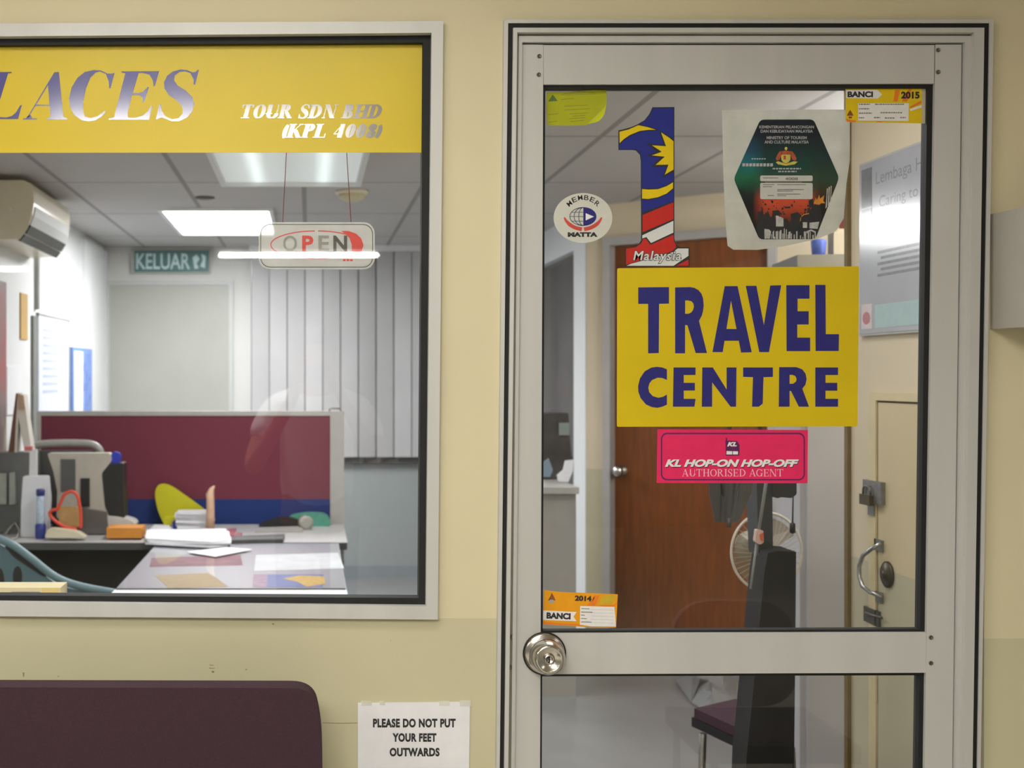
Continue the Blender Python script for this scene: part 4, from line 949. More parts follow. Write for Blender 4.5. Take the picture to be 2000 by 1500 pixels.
# smoke detector and sensor on the ceiling
sdp = Vector((.222, yd(6.55), 2.5))
sd = thing('smoke_detector', sdp, 'round cream smoke detector on the ceiling right of the hanging sign', 'detector')
mb = MB(); mb.lathe([(.085, 0), (.088, -.012), (.078, -.02)], sdp, (0, 0, 1), 28); mb.build('base_plate', M_cream, sd)
mb = MB(); mb.lathe([(.07, -.02), (.064, -.04), (.045, -.052), (0, -.055)], sdp, (0, 0, 1), 28); mb.build('sensor_head', mat('detector_cream', (206, 196, 160), .5), sd)
sp = Vector((-.575, yd(6.78), 2.5))
mb = MB(); mb.lathe([(.055, 0), (.055, -.006), (.03, -.012), (0, -.013)], sp, (0, 0, 1), 24); tag(mb.build('ceiling_disc', M_dgrey, None), 'small flat dark disc on a ceiling tile left of the bright light', 'dark_disc')

# OPEN sign hung behind the glass
YO = .16
op = thing('open_sign', at(618, 525, YO), 'white rounded OPEN sign hanging on two red strings behind the window', 'sign')
mb = MB(); mb.prism(rrect(505, 434, 732, 526, 22), YO, YO + .003); mb.build('plate', film_mat('open_acrylic', (228, 228, 222), .6, .25, .35), op)
oo, ii = rrect(508.5, 437.5, 728.5, 522.5, 19), rrect(510, 439, 727, 521, 18)
mb = MB()
for i in range(len(oo)): j = (i + 1) % len(oo); mb.flat([oo[i], oo[j], ii[j], ii[i]], YO - .0005)
mb.build('border_line', M_dgrey, op)
M_or = mat('open_red', (222, 70, 62), .5, 0, .05, 60)
mb = MB()
for q in stroke(ell(618, 478, 89, 27, 40, -88, 88), 2.0): mb.flat(q, YO - .0006)
mb.flat([(666, 451), (680, 451), (695, 456), (705, 465), (710, 478), (707, 489), (696, 497), (684, 500), (687, 489), (687, 478), (683, 466), (675, 457)], YO - .0007)
for q in stroke(ell(618, 478, 89, 27, 40, 92, 268), 2.0): mb.flat(q, YO - .0006)  # left crescent kept thin: the glare over it is put into the shape
for x in range(670, 690, 7): mb.flat([(x, 505), (x + 5, 505), (x + 5, 510), (x, 510)], YO - .0006)
mb.build('red_ellipse', M_or, op)
M_ol = mat('open_letter_grey', (150, 150, 142), .5, 0, .05, 60)
mb = MB(); text(mb, 'O', 553, 460, 580, 491, YO - .0009, .01); text(mb, 'E', 622, 460, 643, 491, YO - .0009, .02); mb.build('lettering', M_ol, op)
mb = MB(); text(mb, 'P', 590, 460, 612, 491, YO - .0009, .035); mb.build('red_letter', M_or, op)
mb = MB(); text(mb, 'N', 651, 460, 678, 491, YO - .0009, .035); mb.build('dark_letter', mat('open_letter_dark', (84, 84, 78), .5), op)
M_str = mat('red_string', (150, 70, 70), .8)
for a, b_ in (((552, 437), (572, 62)), ((686, 440), (662, 62))):
    mb = MB(); mb.tube([at(*a, YO + .0015), at(*b_, YO + .0015)], .0009, 6); mb.build('string', M_str, op)

# ------------------------------------------------------------------ office: partition screen, desks
PD = yd(6.56)
pt = thing('office_screen', at(360, 1060, PD)[:2] + (0,), 'low maroon and navy fabric office screen behind the desk', 'screen')
mb = MB(); mb.prism([(80, 812), (645, 812), (645, 975), (80, 975)], PD, PD + .035); mb.build('maroon_panel', mat('maroon_fabric', (112, 52, 66), .9, 0, .06, 120, .2), pt)
mb = MB(); mb.prism([(80, 975), (645, 975), (645, 1270), (80, 1270)], PD, PD + .035); mb.build('navy_panel', mat('navy_fabric', (34, 56, 112), .9, 0, .08, 120, .2), pt)
mb = MB(); mb.prism([(72, 803), (672, 803), (672, 812), (72, 812)], PD - .006, PD + .045); mb.build('top_rail', M_grey, pt)
mb = MB(); mb.prism([(645, 812), (672, 812), (672, 1296), (645, 1296)], PD - .008, PD + .05); mb.build('end_post', M_grey, pt)
mb = MB(); mb.prism([(72, 812), (80, 812), (80, 1296), (72, 1296)], PD - .006, PD + .045); mb.build('end_post', M_grey, pt)
mb = MB(); mb.tube([at(643, 806, PD), at(644, 799, PD), at(650, 797.5, PD), at(664, 798, PD), at(666, 804, PD)], .004, 8); mb.build('clip', M_dsteel, pt)

DZ = .74
dk = thing('office_desk', (-.6, yd(6.2), 0), 'long grey office desk in front of the maroon screen', 'desk')
mb = MB(); mb.box(-1.54, .178, yd(5.82), yd(6.53), DZ - .03, DZ); mb.build('desk_top', M_lam, dk, bevel=.004)
mb = MB(); mb.box(-1.54, .176, yd(5.812), yd(5.82), DZ - .034, DZ - .002); mb.build('edge_strip', M_dgrey, dk)
mb = MB(); mb.box(-1.54, -.75, yd(6.35), yd(6.38), .12, DZ - .03); mb.build('underdesk_shade', M_dark, dk)  # dark sheet standing in for the shade under the desk
for x in (-1.5, .02):
    mb = MB(); mb.box(x, x + .04, yd(5.98), yd(6.42), 0, DZ - .03); mb.build('leg', M_dgrey, dk)
ds = thing('side_table', (-.3, yd(5.0), 0), 'pale side table with papers under its glass top joined to the desk', 'table')
tx0, tx1 = -.712, .135
mb = MB(); mb.box(tx0, tx1, yd(4.26), yd(5.79), DZ - .03, DZ); mb.build('table_top', mat('table_white', (150, 150, 156), .4, 0, .03, 20), ds, bevel=.003)
mb = MB(); mb.box(tx0 + .005, tx1 - .005, yd(4.525), yd(5.78), DZ + .0025, DZ + .0065); mb.build('glass_sheet', glass_mat('table_glass', (1, 1, 1), .55), ds)
mb = MB(); mb.box(tx0 + .005, tx1 - .005, yd(4.52), yd(4.525), DZ + .001, DZ + .0065); mb.build('glass_edge', M_dgrey, ds)
mb = MB(); mb.box(tx0, tx1, yd(4.27), yd(4.515), DZ, DZ + .002); mb.build('lit_edge', M_white, ds)  # white strip painting the bright light on the table's front edge
for x, y in ((tx0 + .03, yd(4.32)), (tx1 - .07, yd(4.32)), (tx0 + .03, yd(5.70)), (tx1 - .07, yd(5.70))):
    mb = MB(); mb.box(x, x + .04, y, y + .04, 0, DZ - .03); mb.build('leg', M_dgrey, ds)
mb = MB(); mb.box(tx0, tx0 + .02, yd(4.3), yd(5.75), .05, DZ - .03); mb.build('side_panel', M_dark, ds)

def onz(px, py, z):
    """frame pixel on the horizontal plane at height z"""
    d = (CZ - z) * F / (py - VY)
    return Vector(((px - VX) * d / F, d - D0, z))
def sheet(name, pp, z, m, label, cat, th=.0006, group=None):
    mb = MB(); mb.prism3([onz(px, py, z) for px, py in pp], (0, 0, th)); return tag(mb.build(name, m, None), label, cat, group)
Zp = DZ + .0003
sheet('flyer', [(296, 1090), (470, 1084), (474, 1104), (292, 1107)], Zp, mat('flyer_maroon', (128, 84, 92), .6, 0, .35, 12), 'maroon and white flyer under the table glass', 'flyer', .0006)
sheet('envelope', [(302, 1124), (408, 1119), (446, 1146), (330, 1149)], Zp, mat('envelope_tan', (178, 158, 122), .7, 0, .06, 20), 'tan envelope lying under the table glass near the window', 'envelope')
sheet('brochure', [(500, 1084), (660, 1080), (672, 1110), (496, 1116)], Zp, mat('brochure_white', (206, 208, 212), .6, 0, .08, 9), 'pale brochure under the right side of the table glass', 'brochure')
b = thing('travel_brochure', onz(560, 1134, Zp), 'blue and yellow travel brochure under the table glass', 'brochure')
mb = MB(); mb.prism3([onz(px, py, Zp) for px, py in [(522, 1122), (632, 1122), (630, 1147), (522, 1147)]], (0, 0, .0006)); mb.build('cover', mat('brochure_blue', (84, 104, 164), .5, 0, .08, 20), b)
mb = MB(); mb.prism3([onz(px, py, Zp) for px, py in [(495, 1122), (522, 1122), (522, 1147), (493, 1147)]], (0, 0, .0006)); mb.build('spine_panel', mat('brochure_mauve', (150, 120, 146), .5, 0, .3, 30), b)
mb = MB(); mb.prism3([onz(px, py, Zp + .0007) for px, py in [(552, 1130), (585, 1124), (632, 1126), (636, 1140), (600, 1146), (580, 1136)]], (0, 0, .0004)); mb.build('printed_flower', mat('brochure_yellow', (196, 158, 52), .5, 0, .2, 40), b)
def paper_heap(name, pp, z, hgt, label, cat, m=None, n=4):
    mb = MB()
    for k in range(n):
        q = [(px + random.uniform(-4, 4), py + random.uniform(-1, 1)) for px, py in pp]
        mb.prism3([onz(px, py, z) + Vector((0, 0, k * hgt / n + random.uniform(0, hgt / n * .5))) for px, py in q], (0, 0, hgt / n * .9))
    return tag(mb.build(name, m or M_paper, None), label, cat)
sheet('loose_paper', [(365, 1079), (440, 1070), (492, 1074), (420, 1088)], DZ + .0068, M_paper, 'bright white loose sheet on top of the table glass', 'paper', .003)
paper_heap('paper_pile', [(287, 1064), (290, 1048), (444, 1045), (448, 1068), (408, 1070)], DZ + .008, .03, 'rumpled white paper pile at the desk corner', 'paper', n=4)
paper_heap('paper_stack', [(343, 1034), (346, 1028), (416, 1027), (416, 1035)], DZ + .002, .085, 'upright stack of white note paper beside the lime holder', 'paper', n=6)
paper_heap('paper_stack', [(292, 1043), (304, 1032), (334, 1032), (330, 1043)], DZ + .002, .018, 'low stack of pale paper below the lime holder', 'paper', n=3)
mb = MB(); mb.prism3([onz(px, py, DZ + .001) for px, py in [(452, 1062), (460, 1054), (556, 1050), (553, 1060)]], (0, 0, .018)); tag(mb.build('tablet_folder', M_dgrey, None), 'flat dark grey folder on the desk front edge', 'folder')
mb = MB(); mb.prism3([onz(px, py, DZ + .001) for px, py in [(498, 1041), (520, 1034), (588, 1032), (592, 1039)]], (0, 0, .012)); o = mb.build('document_tray', M_grey, None); tag(o, 'flat pale document tray under the black pouch', 'tray')
mb = MB(); mb.prism(spline([(505, 1027), (520, 1019), (545, 1011), (575, 1013), (592, 1022), (590, 1029)], 4) and [tuple(v) for v in spline([(505, 1027), (520, 1019), (545, 1011), (575, 1013), (592, 1022), (590, 1029)], 4)], yd(6.40), yd(6.46)); tag(mb.build('black_pouch', M_black, None, bevel=.006), 'rounded black pouch lying against the navy screen', 'pouch')
mb = MB(); mb.prism([tuple(v) for v in spline([(562, 1026), (566, 1010), (590, 1004), (622, 1003), (640, 1009), (643, 1027), (600, 1027.5), (562, 1027)], 4)], yd(6.44), yd(6.52)); tag(mb.build('green_bag', mat('bag_green', (74, 146, 126), .7, 0, .1, 30), None, bevel=.008), 'soft sea-green bag at the right end of the desk', 'bag')
c_ = onz(597, 1034, DZ); c_.z = DZ + .035
mb = MB(); mb.lathe([(.018, -.02), (.036, -.02), (.036, .02), (.018, .02)], c_, (.3, -1, 0), 24); tag(mb.build('tape_roll', mat('tape_grey', (160, 158, 150), .5), None), 'grey tape roll standing by the green bag', 'tape')
sheet('red_card', [(436, 1046), (446, 1034), (462, 1033), (458, 1046)], DZ + .002, mat('card_red', (176, 100, 112), .6, 0, .2, 30), 'small reddish card on the grey desk', 'card', .004)
sheet('red_card', [(452, 1049), (464, 1041), (474, 1042), (468, 1050)], DZ + .007, mat('card_dull_red', (150, 96, 100), .6, 0, .2, 30), 'smaller dull red card next to the reddish card', 'card', .003)
mb = MB(); mb.pbox(208, 277, 1031, 1051, yd(5.90), .14); tag(mb.build('orange_box', mat('box_orange', (206, 134, 44), .6, 0, .05, 20), None, bevel=.003), 'small orange box at the desk front edge', 'box')
# lime holder
mb = MB(); pts = [tuple(v) for v in spline([(318, 1020), (308, 995), (303, 965), (308, 949), (320, 945), (336, 950), (360, 966), (385, 984), (402, 998), (408, 1012), (404, 1020)], 5)]
o = thing('letter_holder', at(360, 1030, yd(6.47))[:2] + (DZ,), 'lime yellow curved plastic holder standing on the desk', 'holder')
mb.prism(pts, yd(6.49), yd(6.502)); mb.build('back_plate', mat('lime_plastic', (196, 190, 16), .4, 0, .04, 10), o, bevel=.004)
mb = MB(); mb.prism(rpoly([(318, 1012), (338, 1008), (342, 1026), (320, 1027)], 4), yd(6.44), yd(6.488)); mb.build('front_lip', mat('lime_bright', (214, 206, 40), .4), o, bevel=.004)
mb = MB(); mb.prism(rpoly([(336, 1019), (344, 1015), (350, 1022), (346, 1033), (338, 1034)], 3), yd(6.33), yd(6.35)); tag(mb.build('blue_clip', mat('clip_blue', (30, 46, 170), .4), None, bevel=.003), 'tiny blue binder clip in front of the lime holder', 'clip')
mb = MB(); mb.tube([at(410, 1032, yd(6.2)), at(411, 1010, yd(6.2)), at(411, 975, yd(6.2)), at(410, 966, yd(6.2)), at(414, 955, yd(6.2)), at(419, 949, yd(6.2))], [.022, .021, .020, .021, .012, .004], 14); tag(mb.build('wooden_figure', mat('pale_wood', (206, 168, 140), .5, 0, .12, 30), None), 'slim pale wooden figure standing upright behind the white papers', 'figure')

# desk computer cluster
Ym = yd(6.1)
mo = thing('computer_monitor', at(160, 1048, Ym)[:2] + (DZ,), 'grey backed computer monitor with dark slots on the desk', 'monitor')
mb = MB(); mb.prism(rpoly([(92, 885), (215, 885), (218, 900), (198, 925), (204, 990), (214, 1012), (150, 1018), (110, 1012), (112, 960), (104, 920)], 5), Ym, Ym + .07); mb.build('back_shell', mat('shell_grey', (170, 164, 152), .5, 0, .06, 20), mo, bevel=.01)
mb = MB(); mb.pbox(119, 147, 897, 960, Ym - .006, .012); mb.build('vent_slot', M_dgrey, mo, bevel=.003)
mb = MB(); mb.pbox(157, 175, 934, 990, Ym - .006, .012); mb.build('vent_slot', M_black, mo, bevel=.003)
mb = MB(); mb.prism(rpoly([(198, 924), (216, 906), (240, 904), (243, 1012), (226, 1012), (206, 1004), (200, 970)], 4), Ym + .01, Ym + .13); mb.build('screen_edge', M_black, mo, bevel=.006)
mb = MB(); mb.prism([tuple(v) for v in spline([(205, 1008), (230, 1010), (258, 1018), (262, 1028), (240, 1032), (206, 1034)], 4)], Ym - .01, Ym + .12); mb.build('stand_base', mat('base_white', (196, 194, 188), .4), mo, bevel=.006)
mb = MB(); mb.prism(rpoly([(158, 992), (208, 1000), (212, 1043), (158, 1043)], 4), Ym - .02, Ym + .06); mb.build('stand_neck', mat('neck_grey', (92, 88, 84), .5), mo, bevel=.006)
mb = MB(); mb.prism(rpoly([(216, 890), (222, 882), (232, 884), (236, 890), (234, 905), (218, 906)], 3), Ym + .02, Ym + .05); tag(mb.build('blue_webcam', mat('webcam_blue', (36, 54, 170), .35), None, bevel=.004), 'small blue gadget clipped on top of the monitor edge', 'gadget')
ch = thing('desk_screen', at(130, 1038, yd(6.3))[:2] + (DZ,), 'dark office display with a grey hooped handle behind the grey monitor', 'screen')
mb = MB(); mb.tube([at(px, py, yd(6.32)) for px, py in spline([(60, 884), (68, 872), (90, 867), (140, 866), (178, 868), (194, 878), (197, 890)], 4)], .020, 12); mb.build('hooped_handle', mat('hoop_grey', (150, 148, 142), .4), ch)
mb = MB(); mb.prism(rpoly([(56, 880), (196, 880), (200, 1012), (60, 1012)], 12), yd(6.31), yd(6.35)); mb.build('casing', M_dgrey, ch, bevel=.01)
mb = MB(); mb.prism(rpoly([(110, 1000), (150, 1000), (160, 1032), (100, 1032)], 4), yd(6.315), yd(6.345)); mb.build('stand', M_black, ch, bevel=.004)
pr = thing('label_printer', at(30, 1048, yd(6.2))[:2] + (DZ,), 'dark grey printer at the left edge of the window view', 'printer')
mb = MB(); mb.prism(rpoly([(-60, 884), (66, 884), (70, 1041), (-60, 1041)], 4), yd(6.14), yd(6.28)); mb.build('casing', mat('printer_grey', (96, 98, 96), .5, 0, .1, 15), pr, bevel=.008)
mb = MB()
for q in ([(-60, 925), (12, 925), (12, 985), (-60, 985)], [(18, 924), (28, 922), (30, 984), (18, 986)]): mb.prism(q, yd(6.12), yd(6.15))
mb.build('paper_tray', mat('tray_pale', (158, 160, 152), .5, 0, .1, 30), pr, bevel=.004)
cal = thing('tent_calendar', at(40, 884, yd(6.2)), 'brown backed tent calendar standing on the dark printer', 'calendar')
mb = MB(); mb.prism([(31, 768), (37, 768), (32, 884), (16, 884)], yd(6.17), yd(6.25)); mb.build('back_board', mat('calendar_brown', (110, 74, 58), .6), cal)
mb = MB(); mb.prism([(34, 768), (46, 772), (62, 884), (48, 884), (36, 815), (32, 884), (28, 884)], yd(6.165), yd(6.25)); mb.build('pages', mat('calendar_page', (206, 200, 190), .7, 0, .05, 20), cal)
mb = MB(); mb.prism([(34, 768), (46, 772), (49, 800), (37, 800)], yd(6.160), yd(6.165)); mb.build('header_print', mat('calendar_tan', (176, 150, 124), .6), cal)
ph = thing('desk_phone', at(68, 1044, yd(6.0))[:2] + (DZ,), 'white upright desk phone with its handset post', 'phone')
mb = MB(); mb.prism(rpoly([(45, 930), (92, 930), (96, 975), (92, 1049), (40, 1049), (41, 990)], 4), yd(6.0), yd(6.06)); mb.build('body', mat('phone_white', (214, 214, 218), .4, 0, .02, 20), ph, bevel=.006)
mb = MB(); mb.prism([(58, 878), (71, 878), (71, 932), (57, 932)], yd(6.02), yd(6.05)); mb.build('handset_post', mat('phone_post', (206, 204, 204), .4), ph, bevel=.004)
mb = MB(); mb.prism([(48, 872), (62, 872), (62, 880), (48, 880)], yd(6.02), yd(6.05)); mb.build('red_tip', mat('tip_red', (190, 96, 100), .5), ph)
mk = thing('marker_pen', onz(79, 1052, DZ), 'upright blue capped marker bottle in front of the white phone', 'marker')
kx = onz(79, 1052, DZ); pxm = (D0 + kx.y) / F
mb = MB(); mb.lathe([(9 * pxm, 0), (10.5 * pxm, 4 * pxm), (10.5 * pxm, 26 * pxm), (8 * pxm, 30 * pxm)], kx, n=20); mb.build('base_cap', mat('marker_blue', (40, 52, 130), .35), mk)
mb = MB(); mb.lathe([(8 * pxm, 28 * pxm), (8.5 * pxm, 32 * pxm), (8.5 * pxm, 80 * pxm), (7 * pxm, 84 * pxm)], kx, n=20); mb.build('barrel', mat('marker_label', (176, 190, 206), .4, 0, .2, 60), mk)
mb = MB(); mb.lathe([(6 * pxm, 82 * pxm), (8.5 * pxm, 85 * pxm), (8.5 * pxm, 95 * pxm), (7 * pxm, 97 * pxm), (0, 97 * pxm)], kx, n=20); mb.build('cap', mat('marker_cap', (44, 50, 110), .35), mk)
mb = MB(); Yo = yd(5.94); mb.tube([at(px, py, Yo) for px, py in spline([(150, 1034), (125, 1028), (104, 1014), (97, 1002), (104, 996), (112, 994), (120, 978), (126, 966), (140, 960), (151, 968), (156, 990), (158, 1015), (157, 1032)], 4)], .008, 10); tag(mb.build('red_cable', mat('cord_red', (214, 74, 50), .45), None), 'looped orange-red cable on the desk before the monitor', 'cord')
mb = MB(); mb.prism(rpoly([(112, 990), (152, 990), (155, 1030), (116, 1026)], 5), yd(5.97), yd(6.0)); tag(mb.build('tan_card_box', mat('box_tan', (186, 150, 96), .6, 0, .1, 30), None, bevel=.003), 'small tan box inside the orange-red cable loop', 'box')
mb = MB(); mb.prism([tuple(v) for v in spline([(88, 1048), (92, 1036), (100, 1033), (130, 1036), (150, 1040), (162, 1047), (160, 1050), (90, 1050)], 3)], yd(5.86), yd(5.93)); tag(mb.build('cream_mouse', M_cream, None, bevel=.004), 'low cream computer mouse at the desk front edge', 'mouse')
mb = MB(); mb.tube([onz(px, py, DZ + .006) + Vector((0, 0, dz)) for px, py, dz in ((10, 1044, 0), (20, 1042, .03), (30, 1041, .05), (38, 1044, .02), (33, 1050, 0), (28, 1052, .0), (20, 1053, .0))], .005, 8); tag(mb.build('grey_cable', M_grey, None), 'short grey cable bunched on the desk left of the phone', 'cable')

# teal chair near the window
Yc = yd(4.95)
tc = thing('teal_chair', at(60, 1300, Yc)[:2] + (0,), 'teal grey moulded plastic chair below the desk at the window', 'chair')
M_teal = mat('teal_plastic', (88, 118, 128), .5, 0, .06, 12)
mb = MB()
top = [tuple(v) for v in spline([(-60, 1040), (0, 1064), (30, 1082), (70, 1110), (110, 1140), (150, 1152), (200, 1158), (232, 1172)], 4)]
mb.prism(top + [(228, 1190), (120, 1182), (108, 1168), (-60, 1168)], Yc, Yc + .03); mb.build('shell', M_teal, tc, bevel=.006)
mb = MB(); mb.tube([at(px, py, Yc - .01) for px, py in spline([(-40, 1040), (20, 1062), (60, 1090), (110, 1128), (160, 1146), (225, 1158)], 5)], .016, 10); mb.build('arm_rail', mat('teal_rail', (104, 132, 140), .45), tc)
for q in (rpoly([(8, 1066), (24, 1068), (76, 1106), (92, 1128), (80, 1124), (26, 1088)], 5), ell(34, 1126, 9, 20, 18), ell(0, 1136, 8, 26, 18)):
    mb = MB(); mb.prism(q, Yc - .002, Yc + .004); mb.build('cut_out', M_dark, tc)
c_ = at(60, 1200, Yc + .2)
mb = MB(); mb.box(c_.x - .26, c_.x + .24, Yc + .04, Yc + .45, .42, .46); mb.build('seat', M_teal, tc, bevel=.01)
for dx in (-.22, .2):
    for dy in (.06, .42):
        mb = MB(); mb.tube([(c_.x + dx, Yc + dy, 0), (c_.x + dx, Yc + dy, .43)], .013); mb.build('leg', M_dsteel, tc)
mb = MB(); a_ = at(-60, 1168, Yc); mb.box(c_.x - .2, c_.x - .16, Yc, Yc + .03, .44, .68); mb.box(c_.x + .1, c_.x + .14, Yc, Yc + .03, .44, .66); mb.build('back_support', M_dsteel, tc)
# box on the inner ledge
zl = zf(1168) 
mb = MB(); mb.pbox(-90, 118, 1148, 1171, .09, .07); o = mb.build('ledge_box', mat('box_cream', (214, 200, 160), .6, 0, .04, 20), None); tag(o, 'low cream carton lying on the inner window ledge', 'box')
mb = MB(); mb.pbox(22, 78, 1156, 1160, .0885, .0015); lb = mb.build('printed_band', M_inkg, o)
mb = MB(); mb.pbox(82, 115, 1149, 1169, .0885, .001); mb.build('yellow_label', mat('label_yellow', (216, 190, 120), .6), o)

# ------------------------------------------------------------------ behind the door glass
# reception counter glimpsed at the left of the door glass
rc = thing('reception_counter', (1.0, yd(6.1), 0), 'grey counter unit seen beside the white wall end', 'counter')
mb = MB(); mb.box(.85, 1.262, yd(5.87), yd(6.6), 0, .965); mb.build('body', mat('counter_grey', (170, 166, 158), .5, 0, .04, 15), rc)
mb = MB(); mb.box(.84, 1.272, yd(5.85), yd(6.62), .965, .995); mb.build('counter_top', mat('counter_top_grey', (186, 184, 178), .4), rc, bevel=.004)
pr = thing('counter_machine', (1.12, yd(6.3), .995), 'dark machine standing on the grey counter', 'machine')
mb = MB(); mb.prism(rpoly([(1030, 810), (1110, 806), (1117, 905), (1114, 936), (1030, 936)], 5), yd(6.3), yd(6.5)); mb.build('casing', mat('machine_dark', (62, 60, 58), .35, 0, .3, 12), pr, bevel=.008)
mb = MB(); mb.pbox(1092, 1112, 826, 850, yd(6.29), .012); mb.build('display', mat('display_grey', (130, 136, 134), .3), pr)
mb = MB(); mb.prism([(1088, 928), (1100, 918), (1104, 900), (1120, 898), (1119, 920), (1110, 942), (1090, 940)], yd(6.1), yd(6.11)); tag(mb.build('white_paper_fan', M_paper, None), 'folded white paper propped on the grey counter', 'paper')
mb = MB(); mb.prism([(1050, 912), (1072, 896), (1080, 918), (1074, 932), (1050, 930)], yd(6.12), yd(6.14)); tag(mb.build('blue_booklet', mat('booklet_blue', (120, 136, 150), .6), None), 'dull blue booklet leaning on the grey counter', 'booklet')

# whiteboard-like cabinet
cb = thing('steel_cabinet', (2.0, yd(4.5), 0), 'tall light grey steel cabinet with a silver top edge', 'cabinet')
cdir = Vector((1, -.16, 0)); p0 = at(1562, 735, yd(4.34)); p0.z = 0
def cpt(s, z, o=0): return Vector((p0.x + s, p0.y - .16 * s + o, z))
M_cab = mat('cabinet_grey', (186, 184, 186), .45, 0, .02, 8)
mb = MB(); mb.prism3([cpt(0, .02), cpt(.8, .02), cpt(.8, 1.90), cpt(0, 1.90)], (.06, .38, 0)); mb.build('body', M_cab, cb, bevel=.004)
mb = MB(); mb.prism3([cpt(-.012, 1.90, -.012), cpt(.81, 1.90, -.012), cpt(.81, 1.945, -.012), cpt(-.012, 1.945, -.012)], (.06, .40, 0)); mb.build('top_edge', mat('silver_edge', (150, 150, 146), .3, .7, .04, 10), cb, bevel=.006)
mb = MB(); mb.prism3([cpt(.02, .06, -.016), cpt(.395, .06, -.016), cpt(.395, 1.88, -.016), cpt(.02, 1.88, -.016)], (0, .016, 0)); mb.build('cabinet_door', M_cab, cb, bevel=.003)
mb = MB(); mb.prism3([cpt(.405, .06, -.016), cpt(.78, .06, -.016), cpt(.78, 1.88, -.016), cpt(.405, 1.88, -.016)], (0, .016, 0)); d_ = mb.build('cabinet_door', M_cab, cb, bevel=.003)
mb = MB(); hz = cpt(.43, 1.0, -.03); mb.tube([hz, hz + Vector((0, 0, .14))], .008); mb.build('handle', M_steel, d_)
mb = MB(); cc = cpt(.085, 1.945, .06); mb.lathe([(.022, 0), (.026, .05), (.024, .058), (0, .058)], cc, n=20); tag(mb.build('blue_cup', mat('cup_blue', (86, 110, 196), .3, 0, .1, 15), None), 'small blue cup on top of the steel cabinet', 'cup')
mb = MB(); cc = cpt(.15, 1.945, .05); mb.box(cc.x - .02, cc.x + .03, cc.y, cc.y + .05, 1.945, 2.04); tag(mb.build('tan_carton', mat('carton_tan', (176, 164, 140), .6), None), 'tan carton beside the blue cup on the cabinet', 'carton')
mb = MB(); cc = cpt(.185, 1.945, .08); mb.box(cc.x, cc.x + .05, cc.y, cc.y + .06, 1.945, 2.17); tag(mb.build('red_carton', mat('carton_red', (176, 84, 66), .6), None), 'narrow red carton standing at the right on the cabinet', 'carton')

# umbrella, black cover, fan, chair
Yk = yd(3.3)
bg_ = thing('covered_stand', at(1495, 1500, Yk)[:2] + (0,), 'tall stand under a black cloth cover beside the grey cabinet', 'stand')
zb = 0.0
def kz(px, z, y): d = D0 + y; return Vector(((px - VX) * d / F, y, z))
M_cov = mat('black_cover', (40, 41, 40), .75, 0, .2, 12, .3, .4)
pts = [at(1500, 1080, Yk), at(1520, 1076, Yk), at(1555, 1078, Yk), at(1553, 1300, Yk), kz(1548, .02, Yk), kz(1446, .02, Yk), at(1458, 1480, Yk), at(1476, 1300, Yk), at(1486, 1190, Yk), at(1493, 1120, Yk)]
mb = MB(); mb.prism3(pts, (0, .11, 0)); mb.build('cover', M_cov, bg_, bevel=.02, seg=3)
mb = MB(); mb.prism([(1475, 850), (1507, 850), (1510, 1085), (1482, 1085)], Yk + .06, Yk + .14); mb.build('post', mat('post_dark', (58, 62, 62), .5, 0, .1, 15), bg_, bevel=.008)
mb = MB(); mb.tube([at(1503, 850, Yk), at(1496, 945, Yk), at(1482, 1036, Yk)], .0045, 8); mb.tube([at(1478, 1062, Yk), at(1474, 1090, Yk - .004), at(1466, 1150, Yk - .008)], .0035, 8); mb.build('cord', mat('cord_pale', (150, 152, 152), .6), bg_)
mb = MB(); mb.prism(rpoly([(1478, 1034), (1491, 1036), (1492, 1060), (1484, 1064), (1475, 1058)], 3), Yk - .014, Yk + .004); tg_ = mb.build('tag', mat('tag_white', (220, 190, 180), .6), bg_, bevel=.003)
mb = MB(); mb.prism([(1484, 1044), (1491, 1040), (1491, 1058), (1485, 1054)], Yk - .016, Yk - .013); mb.build('orange_mark', mat('tag_orange', (214, 104, 60), .6), tg_)
mb = MB(); mb.prism(rpoly([(1508, 850), (1556, 850), (1556, 966), (1546, 973), (1525, 971), (1518, 974), (1510, 968)], 4), Yk + .05, Yk + .15); mb.build('hanging_flap', mat('flap_dark', (46, 47, 46), .7, 0, .1, 20), bg_, bevel=.008)
mb = MB(); mb.tube([at(1549, 970, Yk + .05), at(1548, 1022, Yk + .05)], .002, 6); mb.lathe([(.002, 0), (.0075, -.004), (.0075, -.028), (0, -.032)], at(1548, 1020, Yk + .05), n=12); mb.build('plug', M_black, bg_)
# clear umbrella hooked over the stand
um = thing('folded_umbrella', at(1425, 1020, Yk - .05), 'folded clear and grey umbrella hanging left of the covered stand', 'umbrella')
M_um = film_mat('umbrella_film', (96, 98, 100), .75, .2)
for i, (xa, xb) in enumerate(((1384, 1408), (1402, 1424), (1420, 1440), (1436, 1458), (1452, 1476))):
    mb = MB(); tipx = 1420 + (i - 2) * 9; mb.prism3([at(xa, 850, Yk - .05 + .01 * (i % 2)), at(xb, 850, Yk - .05), at(xb * .7 + tipx * .3 + 4, 965, Yk - .04), at(tipx + 5, 1020, Yk - .05), at(tipx - 5, 1020, Yk - .05), at(xa * .7 + tipx * .3 - 4, 965, Yk - .05 + .01 * (i % 2))], (0, .004, 0)); mb.build('canopy_fold', M_um, um)
for xa, xb in ((1396, 1418), (1428, 1424), (1462, 1432)):
    mb = MB(); mb.tube([at(xa, 850, Yk - .06), at(xb, 1005, Yk - .04)], .003, 6); mb.build('rib', M_dgrey, um)
mb = MB(); mb.tube([at(1424, 1012, Yk - .05), at(1424, 1030, Yk - .05)], .006, 8); mb.build('tip', M_dgrey, um)
